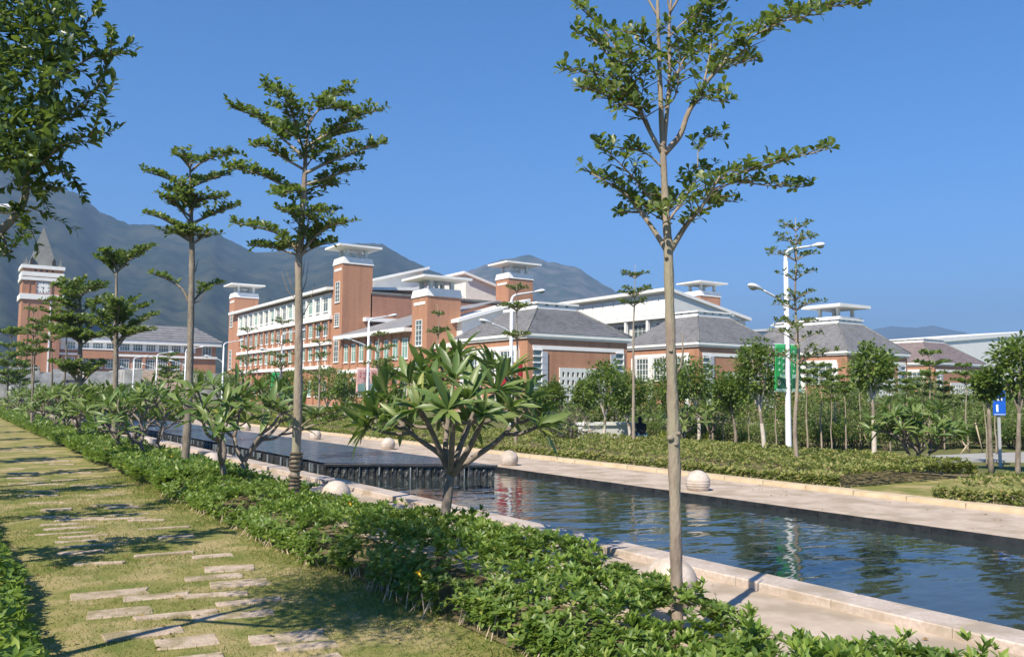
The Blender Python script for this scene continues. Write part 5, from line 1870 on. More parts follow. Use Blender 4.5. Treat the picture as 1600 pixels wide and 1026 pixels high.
# ------------------------------------------------------------------ hedges and ground planting
def hedge(name, label, area, n_top, n_side, hfun, leaf, nleaf, mat, tmpl, seed, stems=0, group=None, edge=0.0, cat='hedge', tilt=(0.65, 1.5), flowers=0, stem_r=0.006, gaps=0.0):
    """shoots with leaf whorls filling a bed; area(u) gives (x0, x1, y) across the bed"""
    r_ = np.random.default_rng(seed)
    C, A = [], []
    t = thing(name, label, cat, (0, 0, 0), group)
    (y0, y1, xf0, xf1, pw) = area
    ys = y0 + (y1 - y0) * r_.random(n_top + n_side) ** pw
    st = MB()
    for i, y in enumerate(ys):
        a, b_ = xf0(y), xf1(y)
        side = i >= n_top
        if side:
            x = (a + abs(r_.normal(0, 0.05))) if r_.random() < 0.65 else (b_ - abs(r_.normal(0, 0.05)))
            h = hfun(x, y)
            z = h * r_.uniform(0.25, 0.95)
        else:
            x = r_.uniform(a, b_)
            h = hfun(x, y)
            z = h * (1 - 0.35 * r_.random() ** 2)
        if gaps and noise.noise((x * 2.4, y * 2.4, seed * 1.7)) < -0.22 + 0.25 * r_.random() and r_.random() < gaps:
            continue
        e = min(x - a, b_ - x)
        if edge and e < edge:
            z *= 0.55 + 0.45 * e / edge
        C.append((x, y, z))
        out = -0.5 if x - a < 0.18 else (0.5 if b_ - x < 0.18 else 0.0)
        A.append((r_.normal(0, 0.3) + out, r_.normal(0, 0.3), 1.0))
        if len(st.v) < stems * 8 and side and x - a < 0.2:
            st.tube([(x + r_.normal(0, 0.05), y + r_.normal(0, 0.05), 0), (x, y, z)], stem_r, 4, False)
    P, D, U, S = rosettes(C, A, nleaf, leaf, tilt)
    cloud_obj('foliage', P, D, U, S, tmpl, mat, t, kind='stuff')
    if st.v:
        st.build('stems', M_STAKE, t, kind='stuff')
    return t


def hf_near(x, y):
    h = 0.35 + 0.11 * noise.noise((x * 1.6, y * 1.1, 3.0)) + 0.07 * noise.noise((x * 4, y * 4, 1.0)) + 0.17 * math.exp(-((y - 6.9) / 1.9) ** 2)
    if y < 3.3:
        h += 0.10
    elif y < 4.3:
        h -= 0.05
    h -= 0.22 * math.exp(-(((x - 3.85) / 0.55) ** 2 + ((y - 3.7) / 0.5) ** 2))
    return max(0.12, h + 0.03 * math.exp(-((y - 5.4) / 0.8) ** 2))


def xl_near(y):
    return 3.12 + 0.16 * noise.noise((0.5, y * 0.8, 9.0)) + (0.10 if y < 8 else 0.0)


def xr_near(y):
    return 4.62 - 0.55 * math.exp(-((y - 3.4) / 0.38) ** 2) + 0.10 * noise.noise((3.5, y * 0.9, 5.0))


HT = 'clipped leafy hedge between the lawn path and the pool pavement'
H1o = hedge('hedge', 'leafy green hedge between the lawn path and the pool pavement, with a few yellow flowers', (2.0, 15.0, xl_near, xr_near, 1.15), 9000, 4200, hf_near, 0.070, 7, M_HEDGE, leaf_el(0.38, 0.12, 0.06), 11, 300, None, 0.25, gaps=0.85)
# pale new growth standing above the clipped top here and there
r_ = np.random.default_rng(14)
C, A = [], []
while len(C) < 900:
    y = 2.0 + 14 * r_.random() ** 1.2
    x = r_.uniform(xl_near(y), xr_near(y))
    if noise.noise((x * 2.2, y * 2.2, 31.0)) < 0.12:
        continue
    C.append((x, y, hf_near(x, y) * r_.uniform(0.82, 1.02) + 0.02))
    A.append((r_.normal(0, 0.2), r_.normal(0, 0.2), 1))
P, D, U, S = rosettes(C, A, 8, 0.072, (0.25, 1.1))
cloud_obj('new_growth', P, D, U, S, leaf_el(0.36, 0.05, 0.06), M_HEDGEL, H1o, kind='stuff')
# the same hedge running on into the distance
r_ = np.random.default_rng(12)
C, A = [], []
for i in range(8500):
    y = 15 + 62 * r_.random() ** 1.6
    a, b_ = xl_near(y), xr_near(y)
    x = r_.uniform(a, b_) if r_.random() < 0.7 else a + abs(r_.normal(0, 0.06))
    h = hf_near(x, y)
    z = h * (1 - 0.4 * r_.random() ** 2) if x - a > 0.15 else h * r_.uniform(0.3, 0.9)
    C.append((x, y, z))
    A.append((r_.normal(-0.1, 0.3), r_.normal(0, 0.3), 1))
P, D, U, S = rosettes(C, A, 6, 0.11, (0.6, 1.5))
S = S * (1 + np.clip((P[:, 1] - 15) / 60, 0, 1) * 0.6)
cloud_obj('foliage', P, D, U, S, leaf2(0.46, 0.55), M_HEDGE, H1o, kind='stuff')


def flower(x, y, z, s=0.045):
    m = MB()
    for k in range(5):
        a = k * 1.2566
        u = Vector((math.cos(a), math.sin(a), 0.55)) * s
        w_ = Vector((-math.sin(a), math.cos(a), 0)) * s * 0.55
        c_ = Vector((0, 0, 0))
        m.add([c_, c_ + u * 0.6 + w_, c_ + u * 1.05, c_ + u * 0.6 - w_], [(0, 1, 2, 3)])
    m.lathe([(0.006, -s), (0.01, 0), (0.004, 0.012)], 6)
    o = m.build('yellow_flower', M_PETAL, H1o, (x, y, z))
    o.rotation_euler = (R(-35), R(-15), 0)
    return o


for (px, py, z_) in ((547, 786, 0.50), (559, 800, 0.45), (1398, 1012, 0.40), (753, 832, 0.52), (268, 712, 0.5), (166, 700, 0.45), (655, 895, 0.4)):
    p = gp(px, py, z_)
    flower(p.x, p.y, z_, 0.032)

xl2 = lambda y: -2.2
xr2 = lambda y: 0.54 + 0.10 * noise.noise((7.5, y * 1.0, 5.0))
hf2 = lambda x, y: 0.34 + 0.10 * noise.noise((x * 1.6, y * 1.3, 13.0))
hedge('hedge', 'light green leafy hedge in the bottom left corner beside the lawn path', (3.2, 14.0, lambda y: -0.9, xr2, 1.2), 2200, 1100, hf2, 0.105, 7, M_HEDGEL, leaf_el(0.36, 0.12, 0.06), 21, 120, None, 0.2)

hf3 = lambda x, y: 0.37 + 0.11 * noise.noise((x * 0.9, y * 0.7, 23.0)) + (0.05 if x > 17 else 0)
def bed(name, label, y0, y1, x0, x1, n, seed, leaf=0.085):
    w0 = lambda y: x0 + 0.12 * noise.noise((1.5, y * 0.8, seed))
    w1 = lambda y: x1 + 0.3 * noise.noise((4.5, y * 0.5, seed))
    return hedge(name, label, (y0, y1, w0, w1, 1.3), int(n * 0.8), int(n * 0.35), hf3, leaf, 6, M_BED, leaf2(0.5, 0.55), seed, 420, None, 0.3, 'shrub bed', (0.6, 1.5), stem_r=0.008, gaps=0.15)


bed('shrub_bed', 'low yellowish green shrub bed beside the promenade, right of the worn grass gap', -1.5, 8.3, 13.95, 18.6, 5200, 31)
bed('shrub_bed', 'long low yellowish green shrub bed behind the yellow kerb of the promenade', 10.2, 44.0, 13.95, 18.9, 15000, 32)
bed('shrub_bed', 'far end of the low shrub planting beyond the raised basin', 44.3, 84.0, 14.0, 18.9, 5200, 33, 0.15)
hedge('shrub_bed', 'strip of pale yellow-leaved ground cover behind the shrub bed near the lamp post', (13.0, 23.0, lambda y: 19.2, lambda y: 21.2, 1.0), 1500, 300, lambda x, y: 0.22, 0.10, 6, M_YELB, leaf2(0.45, 0.55), 35, 0, None, 0.0, 'shrub bed')

for i, (px, by, lab) in enumerate([(1040, 694, 'round golden-green shrub just left of the near trunk'), (1066, 694, 'round golden-green shrub just right of the near trunk'), (1106, 696, 'round golden-green shrub left of the third, midway to the dark dense tree'), (1168, 697, 'round golden-green shrub at the left of the dark dense whitewashed tree'), (1128, 690, 'small golden-green shrub between the two right golden shrubs')]):
    p = gp(px, by)
    t = thing('golden_shrub', lab, 'shrub', p, 'clipped golden shrubs')
    P, D, U, S = clumps((0, 0, 0.24), (0.34, 0.34, 0.26), 40, 16, 0.085, 0.11, 300 + i)
    cloud_obj('foliage', P, D, U, S, leaf2(0.5), M_YELB, t, kind='stuff')
    sm = MB()
    for k in range(5):
        sm.tube([(0.02 * k - 0.04, 0, -0.02), (random.uniform(-0.18, 0.18), random.uniform(-0.18, 0.18), 0.25)], 0.008, 4, False)
    sm.build('stems', M_TWIG, t, kind='stuff')

# ------------------------------------------------------------------ thicket of young trees and bushes before the buildings
random.seed(77)
protos = []
def bush(name, label, base, H, r0, seed, mat, leaf=0.16, n=46, nl=22):
    t = thing(name, label, 'bush', base, None)
    P, D, U, S = clumps((0, 0, H * 0.56), (r0, r0, H * 0.46), n, nl, leaf, r0 * 0.34, seed, 0.4)
    P[:, 2] = np.maximum(P[:, 2], 0.05)
    cloud_obj('foliage', P, D, U, S, leaf2(0.42, 0.5), mat, t, kind='stuff')
    sm = MB()
    for k in range(6):
        a = k * 1.05
        sm.tube([(0.06 * math.cos(a), 0.06 * math.sin(a), -0.03), (r0 * 0.3 * math.cos(a), r0 * 0.3 * math.sin(a), H * 0.35), (r0 * 0.5 * math.cos(a), r0 * 0.5 * math.sin(a), H * 0.8)], [0.03, 0.022, 0.008], 5, False)
    sm.build('stems', M_TWIG, t, kind='stuff')
    return t


def palm(label, base, H, L, seed):
    random.seed(seed)
    t = thing('palm', label, 'palm', base, 'small feathery palms in the thicket')
    MB().tube([(0, 0, -0.05), (0.02, 0.01, H * 0.5), (0, 0.03, H)], [0.10, 0.085, 0.07], 7).build('trunk', M_BARKG, t)
    P, D, U, S = [], [], [], []
    rb_ = MB()
    for k in range(13):
        az = k * 2.4
        el = random.uniform(0.25, 1.25)
        pts = []
        for i in range(7):
            s = i / 6
            a = el - 1.5 * s * s
            pts.append(Vector((math.cos(az) * L * s * math.cos(el * 0.6), math.sin(az) * L * s * math.cos(el * 0.6), H + L * (math.sin(el) * s - 0.75 * s * s))))
        rb_.tube(pts, rline(0.018, 0.004, 7), 4, False)
        for i in range(26):
            s = 0.12 + 0.86 * i / 25
            j = min(5, int(s * 6))
            p = pts[j].lerp(pts[j + 1], s * 6 - j)
            d = (pts[j + 1] - pts[j]).normalized()
            h = d.cross(Vector((0, 0, 1))).normalized()
            for sd in (-1, 1):
                P.append(p)
                D.append(h * sd + d * 0.7 + Vector((0, 0, -0.25)))
                U.append(Vector((0, 0, 1)))
                S.append(L * 0.34 * math.sin(math.pi * (0.15 + 0.8 * s)))
    rb_.build('midribs', M_THICK, t, kind='stuff')
    P, D, U = [np.array([tuple(v) for v in q]) for q in (P, D, U)]
    cloud_obj('fronds', P, D, U, np.array(S), leaf2(0.10, 0.4, 0.15), M_THICK, t, kind='stuff')
    return t


BG = 'bushes of the thicket in front of the brick pavilions'
BASEL = 'dense olive-green bush in the thicket in front of the brick pavilions'
pr_b = [bush('bush', BASEL, (300 + k, 300, 0), 2.2, 1.0, 400 + k, (M_ROUND, M_THICK, M_LIGHT, M_THICK)[k]) for k in range(4)]
placed = [False] * 4
spots_b = []
for px, dd_, hpx, wpx in [(868, 44, 612, 34), (905, 42, 616, 40), (960, 44, 598, 40), (1003, 40, 590, 44), (1030, 46, 575, 50), (1075, 42, 585, 44), (1110, 45, 590, 52), (1135, 40, 600, 40), (1160, 44, 590, 40),
                          (1215, 36, 600, 40), (1240, 40, 595, 44), (1268, 34, 610, 40), (1292, 42, 592, 46), (1318, 36, 600, 40), (1345, 42, 590, 46), (1382, 38, 600, 44), (1410, 44, 590, 46), (1440, 38, 592, 46), (1468, 42, 585, 50), (1496, 36, 600, 44), (1520, 42, 590, 46), (1548, 38, 606, 42), (1575, 40, 590, 46), (1611, 36, 590, 50), (1640, 40, 590, 60),
                          (838, 50, 600, 36), (815, 52, 606, 30), (785, 54, 606, 30), (620, 60, 605, 40), (555, 66, 606, 34), (1188, 38, 612, 40), (1060, 38, 622, 44), (1010, 36, 640, 40), (1280, 30, 652, 34), (1330, 31, 648, 34), (1400, 30, 655, 30), (1503, 31, 650, 40), (1232, 29, 655, 30), (1255, 31, 668, 34), (1305, 30, 664, 34), (1355, 31, 660, 34), (1430, 31, 660, 36), (1465, 30, 662, 34), (1535, 31, 655, 40), (1577, 31, 655, 40), (1205, 31, 664, 34), (1180, 33, 655, 34), (1150, 34, 650, 36), (1120, 34, 655, 36), (1090, 36, 650, 34), (900, 38, 650, 34), (870, 40, 655, 34), (830, 42, 655, 30), (1610, 30, 640, 50), (960, 37, 655, 34), (1025, 35, 655, 30), (926, 44, 620, 40), (1340, 46, 585, 50), (1270, 48, 585, 50), (1443, 46, 580, 54), (1550, 46, 580, 54), (1196, 28, 655, 34), (1266, 29, 640, 34), (1292, 30, 632, 34), (1316, 29, 645, 34), (1342, 30, 630, 36), (1382, 29, 640, 34), (1412, 32, 622, 38), (1452, 32, 615, 38), (1488, 32, 620, 40), (1524, 33, 618, 40), (1562, 33, 620, 40), (1592, 30, 630, 44), (1140, 32, 640, 36), (1105, 33, 640, 34), (1072, 33, 648, 34), (1222, 32, 625, 36)]:
    spots_b.append((px, dd_, hpx, wpx))
ordn = ['first', 'second', 'third', 'fourth', 'fifth', 'sixth', 'seventh', 'eighth', 'ninth', 'tenth', 'eleventh', 'twelfth', 'thirteenth', 'fourteenth', 'fifteenth', 'sixteenth', 'seventeenth', 'eighteenth', 'nineteenth']
def at_dist(px, dist, z=0.0):
    d = ray(px, 617)
    p = CAMP + d * (dist / d.dot(FWD))
    p.z = z
    return p


regions = [(980, 'between the largest frangipani and the crouching person'), (1178, 'between the near trunk and the dark dense tree'), (1262, 'round the nearest lamp post'), (1425, 'between the lamp post and the lone frangipani'), (2000, 'right of the lone frangipani')]
def bush_region(px, d_):
    return next(i for i, (lim_, s_) in enumerate(regions) if px < lim_) * 2 + (1 if d_ > 37 else 0)
def bush_label(px, d_):
    same = sorted(s_[0] for s_ in spots_b if bush_region(s_[0], s_[1]) == bush_region(px, d_))
    k = same.index(px)
    return ordn[k] + (' back-row bush from left ' if d_ > 37 else ' front-row bush from left ') + regions[bush_region(px, d_) // 2][1]


random.seed(31)
for i, (px, dd_, hpx, wpx) in enumerate(spots_b):
    p = at_dist(px, dd_)
    Hh = max(0.8, px_height(p, hpx)) * random.uniform(0.85, 1.1)
    Wd = wpx * dd_ / F_PX
    k = i % 4
    BASEL = bush_label(px, dd_)
    pr_b[k]['label'] = BASEL if not placed[k] else pr_b[k]['label']
    sc = (Wd / 1.0 * random.uniform(0.9, 1.2), Wd / 1.0 * random.uniform(0.9, 1.2), Hh / 2.2)
    if not placed[k]:
        o = pr_b[k]
        o['group'] = BG
        o.location = p
        o.scale = sc
        o.rotation_euler = (0, 0, random.uniform(0, 6))
        placed[k] = True
    else:
        dup(pr_b[k], p, random.uniform(0, 6), sc, BASEL, BG)

YG = 'young planted trees with bare stems in the thicket'
YL = 'young planted tree with thin bare stem in the thicket'
pr_y = [tier_tree('young_tree', YL, (320 + k, 300, 0), 2.6, 1.9, 0.42, 3, 500 + k, 0.11, M_ROUND if k else M_TERMF, 6, 0.9, YG, 0.032, 0.3, bark=M_BARK) for k in range(3)]
used = [False] * 3
yspots = [(1212, 705, 590), (1262, 706, 560), (1284, 703, 566), (1306, 700, 572), (1322, 708, 580), (1300, 709, 596), (1392, 706, 590), (1418, 700, 575), (1455, 704, 545), (1476, 702, 590), (1512, 704, 560), (1542, 726, 588), (1556, 710, 585), (1170, 700, 605), (1130, 698, 600), (1345, 700, 568), (1232, 702, 600), (965, 690, 600), (1445, 700, 585)]
yord = sorted(q[0] for q in yspots)
for i, (px, by, ty) in enumerate(yspots):
    YL = ordn[yord.index(px)] + ' bare-stemmed young planted tree from the left in the thicket'
    p = gp(px, by)
    sc = px_height(p, ty) / 2.6
    k = i % 3
    if not used[k]:
        o = pr_y[k]
        o['label'] = YL
        o.location = p
        o.scale = (sc, sc, sc)
        used[k] = True
    else:
        dup(pr_y[k], p, random.uniform(0, 6), sc, YL, YG)

for i, (px, dd_, ty, lab) in enumerate([(1372, 40, 610, 'feathery palm between the canopied pavilion and the rightmost pavilion, left one'), (1488, 42, 592, 'feathery palm in front of the rightmost pavilion'), (1402, 45, 600, 'feathery palm in front of the stair light of the canopied pavilion'), (1345, 34, 640, 'low feathery palm behind the frangipani'), (1250, 38, 630, 'low feathery palm right of the lamp post')]):
    p = at_dist(px, dd_)
    palm(lab, p, max(0.5, px_height(p, ty) - 0.9), 1.4, 600 + i)

# wooden props leaning against young trunks
SG = 'wooden props leaning on young trees'
for i, (px0, py0, px1, py1, off, lab) in enumerate([(1232, 700, 1214, 655, 0, 'short leaning stake left of the lamp post'), (1331, 699, 1342, 660, 0, 'left leaning stake of the propped young trunk'), (1360, 700, 1343, 662, 0, 'right leaning stake of the propped young trunk'),
                                                   (1500, 708, 1515, 690, 0, 'crossed short stake left of the white road'), (1516, 706, 1503, 688, 0, 'second crossed stake left of the white road'), (1536, 706, 1524, 660, 0, 'long stake leaning right beside the road trees'),
                                                   (936, 692, 919, 666, 0, 'leaning stake by the leaning whitewashed tree'), (1001, 690, 992, 664, 0, 'leaning stake beside the crouching person'), (1241, 680, 1226, 600, 0, 'long thin stake leaning towards the lamp post')]):
    p = gp(px0, py0)
    q = wp(px1, py1, p)
    t = thing('wooden_stake', lab, 'stake', p, SG)
    MB().tube([(0, 0, -0.05), (q - p)], 0.022, 6).build('pole', M_STAKE, t)
    MB().tube([(q - p) * 0.93, (q - p) * 0.97], 0.032, 6).build('tie', M_ROPE, t)

# round trees lining the far street
for i, (px, dd_, cpy, ry, rx, lab) in enumerate([(460, 62, 605, 30, 30, 'dense round street tree left of the slim tree, before the long block'), (512, 60, 602, 32, 36, 'dense round street tree right of the roped trunk'), (540, 58, 606, 28, 26, 'dense round street tree just left of the pink banners'), (420, 70, 606, 22, 26, 'round street tree behind the green banner by the long block'), (660, 62, 600, 24, 28, 'round street tree hidden behind the largest frangipani'), (600, 64, 580, 22, 26, 'round street tree right of the pink banners'), (300, 90, 595, 18, 30, 'low round tree before the right end of the library'), (355, 85, 602, 16, 26, 'low round tree at the far end of the long block')]):
    p = at_dist(px, dd_)
    sc = F_PX / dd_
    zc = px_height(p, cpy)
    round_tree('round_tree', lab, p, px_height(p, cpy - ry), zc, rx / sc, ry / sc, 700 + i, 0.20, 80, 24, True, tr=0.09)

# ------------------------------------------------------------------ grass blades on the near lawn
r_ = np.random.default_rng(41)
n = 110000
ys = 3.2 + 16 * r_.random(n) ** 1.7
xs = r_.uniform(0.25, 3.35, n)
keep = np.ones(n, bool)
for (sx, sy, wx, wy) in STONES:
    if sy < 20:
        ins = (np.abs(xs - sx) < wx / 2 - 0.02) & (np.abs(ys - sy) < wy / 2 - 0.015)
        keep &= ~(ins & (r_.random(n) < 0.97))
pt = np.array([noise.noise((x * 0.9, y * 0.9, 4.0)) for x, y in zip(xs, ys)])
keep &= (r_.random(n) < np.clip(0.75 + 0.9 * pt, 0.15, 1.0))
xs, ys = xs[keep], ys[keep]
n = len(xs)
P = np.stack([xs, ys, np.full(n, -0.004)], 1)
D = np.stack([r_.normal(0, 1.0, n), r_.normal(0, 1.0, n), np.ones(n)], 1)
U = np.stack([r_.normal(0, 1, n), r_.normal(0, 1, n), np.zeros(n)], 1)
near = np.clip((ys - 3) / 12, 0, 1)
S = r_.uniform(0.016, 0.038, n) * (1 + near * 0.4)
edge = np.clip((np.abs(xs - 1.75) - 0.95) / 0.5, 0, 1)
S = S * (1 + 0.8 * edge)
blade = (np.array([(-0.09, 0, 0), (0.09, 0, 0), (0.0, 1, 0.12)]), np.array([(0, 1, 2)]))
cloud_obj('grass', P, D, U, S, blade, M_BLADE, None, kind='stuff')

# a few dry leaves lying about
r_ = np.random.default_rng(43)
P = []
for k in range(260):
    y = 3.2 + 22 * r_.random() ** 1.5
    P.append((r_.uniform(0.6, 3.3), y, 0.02))
for k in range(90):
    P.append((r_.uniform(4.7, 6.0), 2 + 18 * r_.random(), 0.022))
for k in range(120):
    P.append((r_.uniform(11.3, 13.4), 4 + 26 * r_.random(), 0.008))
n = len(P)
D = np.stack([r_.normal(0, 1, n), r_.normal(0, 1, n), r_.normal(0, 0.12, n)], 1)
U = np.stack([r_.normal(0, 0.3, n), r_.normal(0, 0.3, n), np.ones(n)], 1)
cloud_obj('fallen_leaves', np.array(P), D, U, r_.uniform(0.03, 0.065, n), leaf4(0.5, 0.55, -0.05, 0.12), M_DRY, None, kind='stuff')

# ------------------------------------------------------------------ stone balls with turned grooves
prof = []
Rb = 0.225
for i in range(57):
    a = -math.pi / 2 * 0.86 + (math.pi * 0.93) * i / 56
    z = Rb * math.sin(a)
    r0 = Rb * math.cos(a)
    if -0.10 < z < 0.05 and i % 4 == 0:
        r0 -= 0.012
    prof.append((max(0.003, r0), z + Rb * 0.98 - 0.10))
bm_ = MB().lathe(prof, 40).mesh('ball', M_BALL)
BN, BF = 'stone balls along the near pavement', 'stone balls along the far promenade'
near_l = ['stone ball half hidden by the hedge right behind the nearest trunk', 'stone ball just right of the roped tall trunk', 'stone ball between the forked frangipani stems', 'stone ball left of the mid-size tiered tree', 'stone ball on the near pavement below the wide frangipani', 'distant stone ball on the near pavement, fifth beyond the roped trunk', 'distant stone ball on the near pavement, sixth beyond the roped trunk', 'farthest stone ball on the near pavement']
for i, lab in enumerate(near_l):
    y_ = 5.35 + 7.25 * i
    t = thing('stone_ball', lab, 'stone ball', (5.12, y_, 0.012), BN)
    link('ball', bm_, t, (0, 0, 0.02))
far_l = ['stone ball on the far promenade right of the nearest trunk', 'stone ball on the far promenade at the right end of the overflow wall', 'stone ball on the far promenade behind the left leaves of the largest frangipani', 'stone ball on the far promenade right beside the roped trunk', 'stone ball on the far promenade left of the roped trunk', 'stone ball on the far promenade, sixth from the right', 'stone ball on the far promenade, seventh from the right', 'farthest stone ball on the promenade']
for i, lab in enumerate(far_l):
    p = [gp(1113, 764), gp(788, 727), gp(594, 702), gp(475, 687)][i] if i < 4 else Vector((11.65, 32.2 + 7.2 * (i - 3), 0))
    t = thing('stone_ball', lab, 'stone ball', (11.62, p.y, 0.0), BF)
    link('ball', bm_, t, (0, 0, 0.02))

# ------------------------------------------------------------------ street lamps
def head_mesh():
    m = MB()
    ts = [(0, 0.035), (0.06, 0.05), (0.18, 0.085), (0.32, 0.115), (0.44, 0.115), (0.53, 0.085), (0.58, 0.03)]
    n = 12
    v = []
    for x, r0 in ts:
        for j in range(n):
            a = 2 * math.pi * j / n
            zz = math.sin(a) * r0 * (0.75 if math.sin(a) > 0 else 0.35)
            v.append((x, math.cos(a) * r0 * 0.95, zz))
    f = []
    for i in range(len(ts) - 1):
        for j in range(n):
            a, b_ = i * n + j, i * n + (j + 1) % n
            f.append((a, a + n, b_ + n, b_))
    f.append(tuple(range(n)))
    f.append(tuple((len(ts) - 1) * n + j for j in range(n - 1, -1, -1)))
    m.add(v, f, True)
    return m.mesh('lamp_head', M_LAMP)


def lens_mesh():
    m = MB()
    v, f = [], []
    n, k = 12, 4
    for i in range(k + 1):
        ph = math.pi / 2 * i / k
        for j in range(n):
            a = 2 * math.pi * j / n
            v.append((0.40 + 0.14 * math.cos(a) * math.cos(ph), 0.085 * math.sin(a) * math.cos(ph), -0.025 - 0.075 * math.sin(ph)))
    for i in range(k):
        for j in range(n):
            a, b_ = i * n + j, i * n + (j + 1) % n
            f.append((a, a + n, b_ + n, b_))
    m.add(v, f, True)
    return m.mesh('lamp_lens', M_LENS)


HM, LM = head_mesh(), lens_mesh()
LG = 'white two-armed street lamps along the far bed'


def street_lamp(label, loc, double=True, group=LG, top=5.72, low=4.42, arm=1.15):
    t = thing('street_lamp', label, 'street lamp', loc, group)
    MB().tube([(0, 0, -0.05), (0, 0, 0.4), (0, 0, 2.5), (0, 0, top - 0.25)], [0.088, 0.085, 0.074, 0.058], 12).build('pole', M_LAMP, t)
    MB().lathe([(0.16, 0), (0.16, 0.03), (0.11, 0.05), (0.10, 0.18)], 12).build('flange', M_LAMP, t)
    a = [(0, 0, top - 0.3), (0.0, 0, top - 0.15), (0.06, 0, top + 0.0), (0.20, 0, top + 0.10), (0.5, 0, top + 0.17), (arm, 0, top + 0.30)]
    MB().tube(smooth_line(a, 4), rline(0.058, 0.032, 21), 10).build('arm', M_LAMP, t)
    h = link('lamp_head', HM, t, (arm - 0.02, 0, top + 0.30))
    h.rotation_euler = (0, R(-9), 0)
    link('lamp_lens', LM, h)
    if double:
        a = [(-0.05, 0, low - 0.30), (-0.18, 0, low - 0.10), (-0.45, 0, low + 0.02), (-arm * 0.85, 0, low + 0.18)]
        MB().tube(smooth_line(a, 4), rline(0.04, 0.028, 13), 10).build('arm', M_LAMP, t)
        h = link('lamp_head', HM, t, (-arm * 0.85 + 0.02, 0, low + 0.18))
        h.rotation_euler = (0, R(-9), math.pi)
        link('lamp_lens', LM, h)
    return t


lamp_lab = ['white two-armed street lamp nearest the viewer, carrying green banners', 'white two-armed street lamp in front of the nearest brick pavilion', 'white two-armed street lamp carrying pink banners, before the brick wing', 'white two-armed street lamp with a green banner, before the long block', 'white street lamp at the far end of the long block', 'far white street lamp before the right part of the library', 'far white street lamp before the middle of the library', 'farthest white street lamp before the library']
lamp0 = None
LP = []
for i, lab in enumerate(lamp_lab):
    p = col_pt((1231, 798, 574, 438, 347, 288, 243, 207)[i], x=19.45)
    LP.append(Vector(p))
    if lamp0 is None:
        lamp0 = street_lamp(lab, p)
    else:
        dup(lamp0, p, 0, 1.0, lab, LG)
ll = street_lamp('white street lamp whose head peeks in at the left edge', (-0.62, 17.2, 0), False, None, 4.48, 4.0, 1.05)

